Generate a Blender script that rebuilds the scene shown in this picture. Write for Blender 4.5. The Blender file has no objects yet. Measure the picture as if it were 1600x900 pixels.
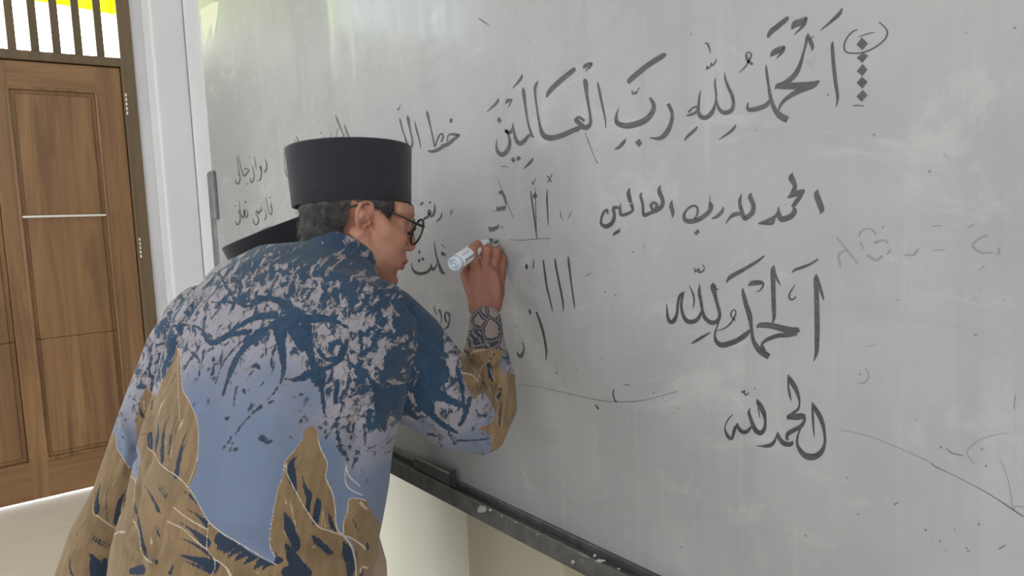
import bpy, bmesh, math, random
import numpy as np
from mathutils import Vector, Matrix, noise
from mathutils.bvhtree import BVHTree

random.seed(4)
C = bpy.context.scene.collection
SC = bpy.context.scene

# ------------------------------------------------------------------ camera, light, exposure
FOC = 1172.0
CAM = np.array([0.0, 0.0, 1.3])
def _n(v):
    v = np.array(v, float); return v / np.linalg.norm(v)
_L = _n([-930, -99, FOC])                     # along the board, away from the lens
_D = np.array([370, 10390.0, FOC]); _D = _n(_D - _L * (_D @ _n(_L)))
_D = _n(_D - _L * (_D @ _L))
MW = np.array([-_L, np.cross(-_D, -_L), -_D])   # camera axes (right, down, forward) -> world

cd = bpy.data.cameras.new('camera'); co = bpy.data.objects.new('camera', cd); C.objects.link(co)
cd.sensor_width = 36.0; cd.lens = 36.0 * FOC / 1600.0; cd.clip_start = 0.05
m = Matrix.Identity(4)
for i in range(3):
    m[i][0] = MW[i][0]; m[i][1] = -MW[i][1]; m[i][2] = -MW[i][2]; m[i][3] = CAM[i]
co.matrix_world = m
SC.camera = co

SC.view_settings.view_transform = 'Standard'
SC.view_settings.look = 'None'
SC.view_settings.gamma = 1.0
SC.view_settings.use_curve_mapping = False
SC.view_settings.exposure = 0.12

w = bpy.data.worlds.new('daylight'); SC.world = w; w.use_nodes = True
bg = w.node_tree.nodes['Background']
bg.inputs['Color'].default_value = (0.93, 0.97, 1.0, 1); bg.inputs['Strength'].default_value = 0.30

def area(name, loc, target, sx, sy, power, col=(1, 1, 1)):
    l = bpy.data.lights.new(name, 'AREA'); l.shape = 'RECTANGLE'; l.size = sx; l.size_y = sy
    l.energy = power; l.color = col
    o = bpy.data.objects.new(name, l); C.objects.link(o); o.location = loc
    o.rotation_euler = (Vector(target) - Vector(loc)).to_track_quat('-Z', 'Y').to_euler()
    o['kind'] = 'helper'
    return o
# area lamps added as fill behind the camera and before the blank door wall
area('fill_behind_camera', (0.4, -4.4, 1.9), (-1.2, 0.9, 1.2), 5.0, 1.8, 40, (1.0, 1.0, 1.0))
area('fill_door_side', (-3.9, -1.9, 1.7), (-1.6, 0.8, 1.2), 2.6, 2.0, 52, (0.95, 0.98, 1.0))
sun = bpy.data.lights.new('sun', 'SUN'); sun.energy = 9.0; sun.angle = 0.02; sun.color = (1, 0.96, 0.88)
so = bpy.data.objects.new('sun', sun); C.objects.link(so)
so.rotation_euler = Vector((-0.25, -0.35, -1)).to_track_quat('-Z', 'Y').to_euler()
so.location = (-6, 2, 6); so['kind'] = 'helper'

# ------------------------------------------------------------------ geometry helpers
def ray(px, py): return MW @ np.array([(px - 800) / FOC, (py - 450) / FOC, 1.0])
def at(px, py, d): return CAM + ray(px, py) * d
def on_y(px, py, y):
    r = ray(px, py); return CAM + r * (y - CAM[1]) / r[1]
def on_x(px, py, x):
    r = ray(px, py); return CAM + r * (x - CAM[0]) / r[0]

def srgb(r, g, b):
    f = lambda c: (c / 255 / 12.92) if c / 255 <= 0.04045 else ((c / 255 + 0.055) / 1.055) ** 2.4
    return (f(r), f(g), f(b), 1.0)

class Mesh:
    def __init__(s): s.v = []; s.f = []
    def add(s, v, f):
        k = len(s.v); s.v += [tuple(float(c) for c in p) for p in v]; s.f += [tuple(i + k for i in q) for q in f]
        return s
    def box(s, a, b):
        x0, y0, z0 = np.minimum(a, b); x1, y1, z1 = np.maximum(a, b)
        s.add([(x0,y0,z0),(x1,y0,z0),(x1,y1,z0),(x0,y1,z0),(x0,y0,z1),(x1,y0,z1),(x1,y1,z1),(x0,y1,z1)],
              [(0,3,2,1),(4,5,6,7),(0,1,5,4),(1,2,6,5),(2,3,7,6),(3,0,4,7)]); return s
    def loft(s, rings, closed_ends=True):
        n = len(rings[0]); v = [p for r in rings for p in r]; f = []
        for i in range(len(rings) - 1):
            for j in range(n):
                a = i*n + j; b = i*n + (j+1) % n
                f.append((a, b, b+n, a+n))
        if closed_ends:
            f.append(tuple(range(n-1, -1, -1))); f.append(tuple((len(rings)-1)*n + j for j in range(n)))
        return s.add(v, f)
    def tube(s, pts, rad, n=20, cap=True):
        pts = [np.array(p, float) for p in pts]; rad = list(rad)
        if cap:                                          # rounded ends
            P, R = [], []
            d0 = _n(pts[0] - pts[1]); d1 = _n(pts[-1] - pts[-2])
            for a in (80, 55, 28): P.append(pts[0] + d0*rad[0]*math.sin(math.radians(a))); R.append(rad[0]*math.cos(math.radians(a)))
            P += pts; R += rad
            for a in (28, 55, 80): P.append(pts[-1] + d1*rad[-1]*math.sin(math.radians(a))); R.append(rad[-1]*math.cos(math.radians(a)))
            pts, rad = P, R
        rings = []; up = None
        for i, p in enumerate(pts):
            t = _n(pts[min(i+1, len(pts)-1)] - pts[max(i-1, 0)])
            if up is None:
                up = np.cross(t, [0.3, 0.2, 1.0]);
                if np.linalg.norm(up) < 1e-3: up = np.cross(t, [1, 0, 0])
            a = _n(up - t * (up @ t)); b = np.cross(t, a); up = a
            rings.append([p + rad[i]*(math.cos(2*math.pi*k/n)*a + math.sin(2*math.pi*k/n)*b) for k in range(n)])
        return s.loft(rings)
    def ell(s, c, axes, radii, n=24, m=14):
        c = np.array(c, float); A = [np.array(a, float)*r for a, r in zip(axes, radii)]
        rings = []
        for i in range(1, m):
            t = math.pi*i/m
            rings.append([c + A[2]*math.cos(t) + math.sin(t)*(A[0]*math.cos(2*math.pi*k/n) + A[1]*math.sin(2*math.pi*k/n)) for k in range(n)])
        return s.loft(rings)
    def obj(s, name, mat=None, parent=None, smooth=False):
        me = bpy.data.meshes.new(name); me.from_pydata(s.v, [], s.f); me.update()
        bm = bmesh.new(); bm.from_mesh(me); bmesh.ops.recalc_face_normals(bm, faces=bm.faces); bm.to_mesh(me); bm.free()
        if smooth: me.polygons.foreach_set('use_smooth', [True]*len(me.polygons))
        return link(name, me, mat, parent)

def link(name, me, mat=None, parent=None):
    o = bpy.data.objects.new(name, me); C.objects.link(o)
    if mat is not None: me.materials.append(mat)
    if parent is not None:
        o.parent = parent
        o.matrix_parent_inverse = parent.matrix_world.inverted() if parent.type == 'EMPTY' else Matrix.Identity(4)
    return o

def empty(name, loc):
    o = bpy.data.objects.new(name, None); C.objects.link(o); o.location = Vector([float(c) for c in loc])
    o.empty_display_size = 0.05
    bpy.context.view_layer.update(); return o
def tag(o, label=None, cat=None, group=None, kind=None):
    if label: o['label'] = label
    if cat: o['category'] = cat
    if group: o['group'] = group
    if kind: o['kind'] = kind
    return o
def structure(o): o['kind'] = 'structure'; return o

def bevel(o, w=0.004, seg=2):
    b = o.modifiers.new('bevel', 'BEVEL'); b.width = w; b.segments = seg; b.limit_method = 'ANGLE'; return o

def fuse(ms, voxel, smooth=4, factor=0.5):
    """union of closed shells -> one smooth continuous mesh (coordinates as numpy, quads)"""
    me = bpy.data.meshes.new('tmp'); me.from_pydata(ms.v, [], ms.f); me.update()
    bm = bmesh.new(); bm.from_mesh(me); bmesh.ops.recalc_face_normals(bm, faces=bm.faces); bm.to_mesh(me); bm.free()
    o = bpy.data.objects.new('tmp', me); C.objects.link(o)
    r = o.modifiers.new('r', 'REMESH'); r.mode = 'VOXEL'; r.voxel_size = voxel
    if smooth:
        sm = o.modifiers.new('s', 'SMOOTH'); sm.factor = factor; sm.iterations = smooth
    dg = bpy.context.evaluated_depsgraph_get()
    out = bpy.data.meshes.new_from_object(o.evaluated_get(dg), depsgraph=dg)
    bpy.data.objects.remove(o); bpy.data.meshes.remove(me)
    out.polygons.foreach_set('use_smooth', [True]*len(out.polygons)); out.update()
    return out
def coords(me):
    a = np.empty(len(me.vertices)*3); me.vertices.foreach_get('co', a); return a.reshape(-1, 3)
def normals(me):
    a = np.empty(len(me.vertices)*3); me.vertices.foreach_get('normal', a); return a.reshape(-1, 3)
def set_coords(me, a): me.vertices.foreach_set('co', a.ravel()); me.update()

# ------------------------------------------------------------------ material helpers
class Mat:
    def __init__(s, name, col=(0.5, 0.5, 0.5, 1), rough=0.6, **kw):
        s.m = bpy.data.materials.new(name); s.m.use_nodes = True; s.t = s.m.node_tree; s.n = s.t.nodes; s.l = s.t.links
        s.b = s.n['Principled BSDF']; s.b.inputs['Base Color'].default_value = col; s.b.inputs['Roughness'].default_value = rough
        for k, v in kw.items(): s.b.inputs[k.replace('_', ' ')].default_value = v
    def node(s, t, **kw):
        n = s.n.new(t)
        for k, v in kw.items(): setattr(n, k, v)
        return n
    def setin(s, sock, v):
        if isinstance(v, bpy.types.NodeSocket): s.l.new(v, sock)
        elif v is not None: sock.default_value = v
    def obj(s): return s.node('ShaderNodeTexCoord').outputs['Object']
    def attr(s, name, vec=False):
        a = s.node('ShaderNodeAttribute', attribute_name=name); return a.outputs['Vector' if vec else 'Fac']
    def mapping(s, vec, scale=(1, 1, 1), rot=(0, 0, 0), loc=(0, 0, 0)):
        n = s.node('ShaderNodeMapping'); s.l.new(vec, n.inputs[0]); n.inputs['Scale'].default_value = scale
        n.inputs['Rotation'].default_value = rot; n.inputs['Location'].default_value = loc; return n.outputs[0]
    def noise(s, vec, scale, detail=4, rough=0.55, dist=0.0):
        n = s.node('ShaderNodeTexNoise'); s.l.new(vec, n.inputs['Vector']); n.inputs['Scale'].default_value = scale
        n.inputs['Detail'].default_value = detail; n.inputs['Roughness'].default_value = rough; n.inputs['Distortion'].default_value = dist
        return n.outputs[0]
    def voro(s, vec, scale, feature='DISTANCE_TO_EDGE', rnd=1.0):
        n = s.node('ShaderNodeTexVoronoi', feature=feature); s.l.new(vec, n.inputs['Vector']); n.inputs['Scale'].default_value = scale
        n.inputs['Randomness'].default_value = rnd; return n.outputs['Distance']
    def math(s, op, a, b=None, c=None, clamp=False):
        n = s.node('ShaderNodeMath', operation=op, use_clamp=clamp)
        for i, v in enumerate((a, b, c)): s.setin(n.inputs[i], v)
        return n.outputs[0]
    def step(s, x, lo, hi):                      # smooth ramp 0..1 between lo and hi (lo may exceed hi)
        n = s.node('ShaderNodeMapRange', interpolation_type='SMOOTHSTEP'); s.setin(n.inputs[0], x)
        inv = lo > hi
        n.inputs[1].default_value = min(lo, hi); n.inputs[2].default_value = max(lo, hi)
        n.inputs[3].default_value = 1.0 if inv else 0.0; n.inputs[4].default_value = 0.0 if inv else 1.0
        return n.outputs[0]
    def mix(s, f, a, b, mode='MIX'):
        n = s.node('ShaderNodeMix', data_type='RGBA', blend_type=mode)
        s.setin(n.inputs[0], f); s.setin(n.inputs[6], a); s.setin(n.inputs[7], b); return n.outputs[2]
    def bump(s, h, strength=0.2, dist=0.002):
        n = s.node('ShaderNodeBump'); s.l.new(h, n.inputs['Height']); n.inputs['Strength'].default_value = strength
        n.inputs['Distance'].default_value = dist; s.l.new(n.outputs[0], s.b.inputs['Normal']); return s
    def color(s, sock): s.l.new(sock, s.b.inputs['Base Color']); return s

def plain(name, col, rough=0.6, var=0.12, scale=9.0, bump=0.0, **kw):
    k = Mat(name, col, rough, **kw)
    f = k.noise(k.obj(), scale, 5)
    dark = tuple(c*(1-var) for c in col[:3]) + (1,); lite = tuple(min(1, c*(1+var)) for c in col[:3]) + (1,)
    k.color(k.mix(k.step(f, 0.3, 0.7), dark, lite))
    if bump: k.bump(k.noise(k.obj(), scale*6, 4), bump, 0.002)
    return k.m
# ------------------------------------------------------------------ setting
WB = 0.93            # front face of the board (y)
WP = 0.952           # front face of the pilasters
WR = 1.10            # recessed wall
XD = -4.02           # door wall
H = 3.1

wall_m = Mat('wall_paint', srgb(232, 232, 232), 0.75)
f = wall_m.noise(wall_m.obj(), 1.3, 5); g = wall_m.noise(wall_m.obj(), 16, 4)
z = wall_m.node('ShaderNodeSeparateXYZ'); wall_m.l.new(wall_m.obj(), z.inputs[0])
lowpaint = wall_m.step(z.outputs[2], 0.62, 0.60)
wall_m.color(wall_m.mix(lowpaint, wall_m.mix(wall_m.step(f, 0.35, 0.7), srgb(212, 212, 214), srgb(224, 224, 225)), srgb(238, 237, 223)))
wall_m.bump(g, 0.06, 0.002); wall_m = wall_m.m
pil_m = plain('pilaster_shaded', srgb(178, 173, 152), 0.7, 0.05, 3, 0.08)  # beige-grey darkened to carry the shade below board and tray
col_m = plain('column_paint', srgb(222, 222, 224), 0.75, 0.03, 2, 0.06)
floor_m = Mat('floor_tile', srgb(205, 195, 178), 0.5)
br = floor_m.node('ShaderNodeTexBrick'); floor_m.l.new(floor_m.obj(), br.inputs[0])
br.offset = 0; br.inputs['Scale'].default_value = 1.0; br.inputs['Brick Width'].default_value = 0.6; br.inputs['Row Height'].default_value = 0.6
br.inputs['Mortar Size'].default_value = 0.0025
br.inputs['Color1'].default_value = srgb(208, 197, 179); br.inputs['Color2'].default_value = srgb(204, 193, 176); br.inputs['Mortar'].default_value = srgb(180, 170, 152)
sm_ = floor_m.step(floor_m.noise(floor_m.obj(), 2.2, 6), 0.45, 0.75)
floor_m.color(floor_m.mix(floor_m.math('MULTIPLY', sm_, 0.25), br.outputs['Color'], srgb(186, 176, 160))); floor_m = floor_m.m

structure(Mesh().box((XD-0.9, -4.6, -0.1), (2.2, WR+0.2, 0)).obj('floor', floor_m))
structure(Mesh().box((XD-0.15, WR, -0.05), (2.2, WR+0.15, H)).obj('wall_back', wall_m))
# door wall in pieces round the doorway and the high windows
DY0, DY1 = -0.02, 0.892          # door opening (outer edges of the frame)
WIN = [(-0.56, -0.10), (-1.06, -0.62)]   # two high windows beside the door
WZ0, WZ1 = 2.30, 2.95
dw = Mesh()
for y0, y1, z0, z1 in ((DY1, WR+0.15, 0, H), (DY0, DY1, 2.62, H), (-0.10, DY0, 0, H), (-0.62, -0.56, 0, H), (-0.56, -0.10, 0, WZ0), (-0.56, -0.10, WZ1, H),
                       (-1.06, -0.62, 0, WZ0), (-1.06, -0.62, WZ1, H), (-4.6, -1.06, 0, H)):
    dw.box((XD-0.15, y0, z0 - (0.05 if z0 == 0 else 0)), (XD, y1, z1))
structure(dw.obj('wall_left', wall_m))
structure(Mesh().box((XD-0.15, -4.6, H), (2.2, WR+0.15, H+0.1)).obj('ceiling', col_m))
structure(bevel(Mesh().box((XD, 0.946, 0), (XD+0.146, WR, H)).obj('trim_1', col_m), 0.014, 4))
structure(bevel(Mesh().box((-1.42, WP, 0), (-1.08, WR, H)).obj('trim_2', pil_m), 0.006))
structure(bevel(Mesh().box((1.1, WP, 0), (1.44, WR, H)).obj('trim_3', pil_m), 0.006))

# outside: paving and a yellow awning above the doorway, seen through the bars
awn_m = Mat('yellow_awning', srgb(214, 226, 30), 0.5); awn_m = awn_m.m
ground_m = plain('outside_paving', srgb(205, 205, 198), 0.8, 0.06)
structure(Mesh().box((XD-9, -6, -0.12), (XD-0.9, 6, -0.06)).obj('floor_outside', ground_m))

# ------------------------------------------------------------------ door
def wood(name, c0, c1, c2, axis=2):
    k = Mat(name, c1, 0.42); o = k.obj()
    sc = [14, 14, 14]; sc[axis] = 0.9
    a = k.noise(k.mapping(o, sc), 1.0, 8, 0.65, 0.9)
    sc2 = [70, 70, 70]; sc2[axis] = 2.5
    b = k.noise(k.mapping(o, sc2), 1.0, 5, 0.6, 0.2)
    big = k.noise(o, 2.3, 3)
    col = k.mix(k.step(a, 0.3, 0.72), c0, c2)
    col = k.mix(k.math('MULTIPLY', k.step(b, 0.45, 0.75), 0.35), col, c0)
    col = k.mix(k.math('MULTIPLY', k.step(big, 0.4, 0.7), 0.4), col, c1)
    k.color(col); k.bump(b, 0.08, 0.001); return k.m
wd = wood('door_wood', srgb(110, 80, 53), srgb(138, 103, 68), srgb(162, 124, 84))
wd_h = wood('door_wood_rail', srgb(110, 80, 53), srgb(136, 102, 68), srgb(158, 121, 82), 1)
fr_m = wood('frame_wood', srgb(92, 76, 56), srgb(106, 88, 64), srgb(118, 98, 72))
white_m = plain('white_plastic', srgb(235, 232, 225), 0.4, 0.02)

door = empty('door_1', (XD, 0.42, 0)); door['kind'] = 'structure'
fr = Mesh()
FW = 0.058
fr.box((XD-0.11, DY1-FW, 0), (XD+0.012, DY1, 2.62)); fr.box((XD-0.11, DY0, 0), (XD+0.012, DY0+FW, 2.62))
fr.box((XD-0.11, DY0, 2.56), (XD+0.012, DY1, 2.62)); fr.box((XD-0.11, DY0, 2.012), (XD+0.006, DY1, 2.053))
for a_, b_ in (((DY1-FW-0.016, 0), (DY1-FW+0.001, 2.02)), ((DY0+FW-0.001, 0), (DY0+FW+0.016, 2.02)), ((DY0+FW, 1.995), (DY1-FW, 2.02))): fr.box((XD-0.075, a_[0], a_[1]), (XD-0.0555, b_[0], b_[1]))
bevel(fr.obj('door_frame', fr_m, door), 0.003)
L0, L1 = DY0+FW+0.003, DY1-FW-0.003          # leaf
PY0, PY1 = 0.372, 0.722                       # panel opening (right hand panel seen); mirrored one beside it
leaf = Mesh(); fx = XD-0.012
def leaf_box(y0, y1, z0, z1, d=0.0): leaf.box((XD-0.055, y0, z0), (fx+d, y1, z1))
SIL = 0.010
leaf_box(PY1, L1, SIL, 2.008); leaf_box(L0, 0.16, SIL, 2.008); leaf_box(0.30, PY0, SIL, 2.008); leaf.box((XD-0.052, 0.15, SIL), (XD-0.0455, PY1+0.01, 2.0))
lm = leaf.obj('door_leaf', wd, door); bevel(lm, 0.003)
rails = Mesh()
for z0, z1 in ((SIL, 0.19), (1.89, 2.008)):
    rails.box((XD-0.054, PY0-0.002, z0), (fx-0.0008, PY1+0.002, z1)); rails.box((XD-0.054, 0.158, z0), (fx-0.0008, 0.302, z1))
bevel(rails.obj('rail', wd_h, lm), 0.002)
for y0, y1 in ((PY0, PY1), (0.16, 0.30)):
    for z0, z1 in ((0.19, 0.7525), (0.7525, 1.89)):
        p = Mesh(); p.box((XD-0.045, y0, z0), (fx-0.016, y1, z1)); p.box((XD-0.045, y0+0.022, z0+0.022*(z0 < .3)), (fx-0.010, y1-0.022, z1-0.022*(z1 > 1)))
        bevel(p.obj('door_panel', wd, lm), 0.006, 3)
# moulding beads round the tall opening
bd = Mesh()
for y in (PY0, PY1): bd.box((fx-0.012, y-0.006, 0.19), (fx+0.004, y+0.006, 1.89))
for z_ in (0.19, 1.89): bd.box((fx-0.012, PY0, z_-0.006), (fx+0.004, PY1, z_+0.006))
bevel(bd.obj('moulding', wd, lm), 0.004, 3)
# thin white rod across the panel
a = on_x(37, 339, fx); b = on_x(164, 336, fx)
s_ = Mesh(); s_.tube([a + [0.006, 0, 0], (a+b)/2 + [0.006, 0, 0], b + [0.006, 0, 0]], [0.0052]*3, 10)
tag(s_.obj('white_rod', white_m, lm, True), 'thin white rod across the brown panel')
# hinges
steel = plain('hinge_steel', srgb(205, 198, 184), 0.3, 0.05, Metallic=0.7)
for (px, py0, py1) in ((198, 145, 180), (219.5, 371, 404), (236, 610, 640)):
    top = on_x(px, py0, XD+0.01); bot = on_x(px, py1, XD+0.01)
    hm = Mesh(); zs = np.linspace(bot[2], top[2], 6); y = 0.5*(top[1]+bot[1])
    for i in range(5): hm.tube([(XD+0.010, y, zs[i]+0.006), (XD+0.010, y, zs[i+1]-0.006)], [0.005, 0.005], 10)
    hm.box((XD-0.004, y-0.003, zs[0]), (XD+0.010, y+0.002, zs[-1]))
    hm.obj('hinge', steel, lm, True)
# round knob on the far stile, out of the picture
kn = Mesh(); kn.tube([(fx, 0.10, 1.0), (fx+0.035, 0.10, 1.0)], [0.012, 0.012], 14); kn.ell((fx+0.05, 0.10, 1.0), np.eye(3), (0.022, 0.028, 0.028))
kn.obj('door_knob', steel, lm, True)
# transom window above the leaf: bars and yellow glass
win = empty('window_1', (XD, 0.42, 2.05)); win['kind'] = 'structure'
glass = Mat('yellow_green_glass', (0.94, 1.0, 0.25, 1), 0.03, Transmission_Weight=1.0, IOR=1.05)
tr = glass.node('ShaderNodeBsdfTransparent'); tr.inputs[0].default_value = (1, 1, 1, 1)
zz = glass.node('ShaderNodeSeparateXYZ'); glass.l.new(glass.obj(), zz.inputs[0])
nz = glass.noise(glass.mapping(glass.obj(), (1, 1.2, 0.2)), 3.0, 2)
hgt = glass.math('ADD', zz.outputs[2], glass.math('MULTIPLY', nz, 0.03))
glass.l.new(glass.mix(glass.step(glass.math('ADD', hgt, glass.math('MULTIPLY', zz.outputs[1], 0.05)), 2.322, 2.335), (1, 1, 0.90, 1), (0.74, 0.86, 0.03, 1)), tr.inputs[0])
gl = glass.node('ShaderNodeBsdfGlossy'); gl.inputs['Roughness'].default_value = 0.05
mx = glass.node('ShaderNodeMixShader'); mx.inputs[0].default_value = 0.06
glass.l.new(tr.outputs[0], mx.inputs[1]); glass.l.new(gl.outputs[0], mx.inputs[2])
glass.l.new(mx.outputs[0], glass.n['Material Output'].inputs['Surface'])
gp = Mesh().box((XD-0.085, DY0+FW, 2.053), (XD-0.08, DY1-FW, 2.56)).obj('pane', glass.m, win)
bars_px = ((12, 0, 22), (48, 0, 25), (82, 0, 23), (116, 0, 25), (150, 0, 27))
for (px, _, wpx) in ((-25, 0, 0), (13, 0, 0), (49, 0, 0), (83, 0, 0), (117, 0, 0), (151, 0, 0)):
    y = on_x(px, 20, XD-0.03)[1]
    bevel(Mesh().box((XD-0.06, y-0.017, 2.053), (XD-0.02, y+0.017, 2.56)).obj('bar', fr_m, win), 0.003)
# high windows beside the door (seen mirrored in the board)
dimming_m = bpy.data.materials.new('dimming_pane'); dimming_m.use_nodes = True  # tinted panes added to dim the sky mirrored in the board
_t = dimming_m.node_tree.nodes.new('ShaderNodeBsdfTransparent'); _t.inputs[0].default_value = (0.40, 0.42, 0.44, 1)
dimming_m.node_tree.links.new(_t.outputs[0], dimming_m.node_tree.nodes['Material Output'].inputs['Surface'])
alu = plain('window_white', srgb(220, 220, 220), 0.4, 0.03)
for k, (y0, y1) in enumerate(WIN):
    wn = empty('window_%d' % (k+2), (XD, (y0+y1)/2, WZ0)); wn['kind'] = 'structure'
    fm = Mesh()
    for a_, b_ in (((y0, WZ0), (y0+0.03, WZ1)), ((y1-0.03, WZ0), (y1, WZ1)), ((y0, WZ0), (y1, WZ0+0.03)), ((y0, WZ1-0.03), (y1, WZ1))):
        fm.box((XD-0.1, a_[0], a_[1]), (XD-0.03, b_[0], b_[1]))
    fm.obj('window_frame', alu, wn)
    Mesh().box((XD-0.07, y0+0.028, WZ0+0.028), (XD-0.066, y1-0.028, WZ1-0.028)).obj('pane', dimming_m, wn)

# sky seen through the doorway side: bright low sky in that direction
nt = w.node_tree; tcw = nt.nodes.new('ShaderNodeTexCoord'); sp = nt.nodes.new('ShaderNodeSeparateXYZ'); nt.links.new(tcw.outputs['Generated'], sp.inputs[0])
mr = nt.nodes.new('ShaderNodeMapRange'); mr.inputs[1].default_value = -0.55; mr.inputs[2].default_value = -0.80; mr.inputs[3].default_value = 1.22; mr.inputs[4].default_value = 15.0
nt.links.new(sp.outputs[0], mr.inputs[0]); nt.links.new(mr.outputs[0], bg.inputs['Strength'])

# ------------------------------------------------------------------ whiteboard
BX0, BX1, BZ0, BZ1 = -3.07, 0.62, 0.655, 2.125
bm_ = Mat('whiteboard_surface', srgb(206, 206, 206), 0.6)
o_ = bm_.obj()
big = bm_.noise(o_, 1.7, 6, 0.6); vert = bm_.noise(bm_.mapping(o_, (18, 18, 1.2)), 1.0, 5, 0.65, 0.4)
fine = bm_.noise(o_, 38, 5, 0.7)
smear = bm_.noise(bm_.mapping(o_, (3.2, 3.2, 6.0), (0, 0.5, 0)), 1.0, 6, 0.7, 1.3)
c_ = bm_.mix(bm_.step(big, 0.3, 0.72), srgb(152, 153, 154), srgb(168, 168, 169))
c_ = bm_.mix(bm_.math('MULTIPLY', bm_.step(vert, 0.50, 0.80), 0.35), c_, srgb(140, 141, 143))
c_ = bm_.mix(bm_.math('MULTIPLY', bm_.step(smear, 0.52, 0.75), 0.30), c_, srgb(138, 138, 140))
c_ = bm_.mix(bm_.math('MULTIPLY', bm_.step(smear, 0.46, 0.30), 0.5), c_, srgb(182, 182, 182))
c_ = bm_.mix(bm_.math('MULTIPLY', bm_.step(fine, 0.66, 0.74), 0.25), c_, srgb(116, 116, 118))
spk = bm_.voro(o_, 22, 'F1'); c_ = bm_.mix(bm_.math('MULTIPLY', bm_.step(spk, 0.05, 0.03), 0.5), c_, srgb(84, 84, 86))
stv = bm_.noise(bm_.mapping(o_, (26, 26, 1.6), (0, 0.12, 0), (3, 0, 1)), 1.0, 5, 0.6, 0.5)
c_ = bm_.mix(bm_.math('MULTIPLY', bm_.step(stv, 0.56, 0.74), 0.20), c_, srgb(184, 184, 184))
bm_.color(c_)
bm_.l.new(bm_.math('ADD', bm_.math('MULTIPLY', bm_.step(vert, 0.35, 0.7), 0.16), 0.10), bm_.b.inputs['Coat Roughness'])
sx_ = bm_.node('ShaderNodeSeparateXYZ'); bm_.l.new(o_, sx_.inputs[0])
rag = bm_.math('MULTIPLY', bm_.math('SUBTRACT', bm_.noise(bm_.mapping(o_, (9, 9, 2.5)), 1.0, 5), 0.5), 0.35)
xx = bm_.math('ADD', sx_.outputs[0], rag)
film = bm_.math('MULTIPLY', bm_.step(xx, -2.02, -1.92), bm_.step(xx, -1.16, -1.34))      # unworn glossy film
spot = bm_.math('MULTIPLY', bm_.step(xx, -2.80, -2.90), bm_.step(sx_.outputs[2], 1.88, 1.95))
bm_.l.new(bm_.math('ADD', bm_.math('MULTIPLY', bm_.math('MAXIMUM', film, bm_.math('MULTIPLY', spot, 0.12)), 0.8), 0.03), bm_.b.inputs['Coat Weight'])
bm_.b.inputs['Specular IOR Level'].default_value = 0.1
bmp = bm_.node('ShaderNodeBump'); bmp.inputs['Strength'].default_value = 0.10; bmp.inputs['Distance'].default_value = 0.004
bm_.l.new(bm_.noise(bm_.mapping(o_, (14, 14, 1.0)), 1.0, 3), bmp.inputs['Height']); bm_.l.new(bmp.outputs[0], bm_.b.inputs['Coat Normal'])
alu_m = plain('grey_aluminium', srgb(132, 134, 136), 0.45, 0.15, 25, 0.05, Metallic=0.35)
tray_m = Mat('tray_aluminium', srgb(118, 119, 120), 0.5, Metallic=0.3)
f = tray_m.noise(tray_m.obj(), 30, 6); spots = tray_m.noise(tray_m.mapping(tray_m.obj(), (9, 30, 30)), 1.0, 5)
tc = tray_m.mix(tray_m.step(f, 0.35, 0.7), srgb(84, 85, 85), srgb(103, 104, 104))
tray_m.color(tray_m.mix(tray_m.math('MULTIPLY', tray_m.step(spots, 0.66, 0.70), 0.5), tc, srgb(165, 165, 160))); tray_m = tray_m.m
dark_m = plain('dark_grey_metal', srgb(72, 73, 75), 0.5, 0.1, 20, Metallic=0.2)
ivory_m = plain('painted_glare', srgb(205, 202, 186), 0.65, 0.03)

board = empty('whiteboard', ((BX0+BX1)/2, WB, BZ0))
tag(board, 'large grey-white board on the wall covered in black Arabic calligraphy', 'whiteboard')
Mesh().box((BX0, WB, BZ0), (BX1, WP-0.002, BZ1)).obj('writing_surface', bm_.m, board)
# left edge profile, torn off above the middle
fe = Mesh(); q0 = on_y(330, 269, WB); q1 = on_y(349, 415, WB)
fe.box((BX0-0.05, WB-0.006, BZ0), (BX0+0.006, WP-0.003, q0[2]))
bevel(fe.obj('edge_profile', alu_m, board), 0.004)
ef = Mesh(); q = on_y(356, 342, WB); ef.box((BX0+0.006, WB-0.016, q[2]), (BX0+0.05, WB, q0[2]+0.003))
bevel(tag(ef.obj('edge_clip', alu_m, board), 'loose blue-grey clip over the board edge'), 0.004)
fr2 = Mesh(); fr2.box((BX1-0.004, WB-0.008, BZ0), (BX1+0.03, WP-0.003, BZ1)); bevel(fr2.obj('edge_profile', alu_m, board), 0.004)
# tray along the foot
ty = WB-0.032
TZ1 = on_y(760, 791, ty)[2]; TZ0 = on_y(760, 819, ty)[2]; SH = TZ1-0.010      # lip top, lip bottom, shelf
tr_ = Mesh()
tr_.box((BX0, ty, TZ0), (BX1, ty+0.004, TZ1)); tr_.box((BX0, ty, SH-0.004), (BX1, WB+0.018, SH))
tr_.box((BX0, WB-0.006, SH-0.002), (BX1, WP-0.003, BZ0+0.010))
tr_.box((BX0, ty, TZ0), (BX1, WB+0.018, TZ0+0.004))
bevel(tr_.obj('pen_tray', tray_m, board), 0.0025)
fl_ = Mesh(); rf = random.Random(8)
for fx_, fy_, rx_, ry_ in ((753, 796, 11, 7), (766, 797, 3, 2.5), (784, 806, 2, 2), (806, 816, 3, 1.5), (929, 868, 3, 3), (895, 878, 4, 4), (938, 876, 8, 2.5), (966, 889, 3, 1.5), (840, 835, 2, 1.2)):
    ang = np.linspace(0, 2*math.pi, 14)[:-1]
    fl_.add([on_y(fx_ + rx_*math.cos(t)*rf.uniform(.55, 1.1), fy_ + ry_*math.sin(t)*rf.uniform(.55, 1.1), ty-0.0006) for t in ang], [tuple(range(13))])
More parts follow.
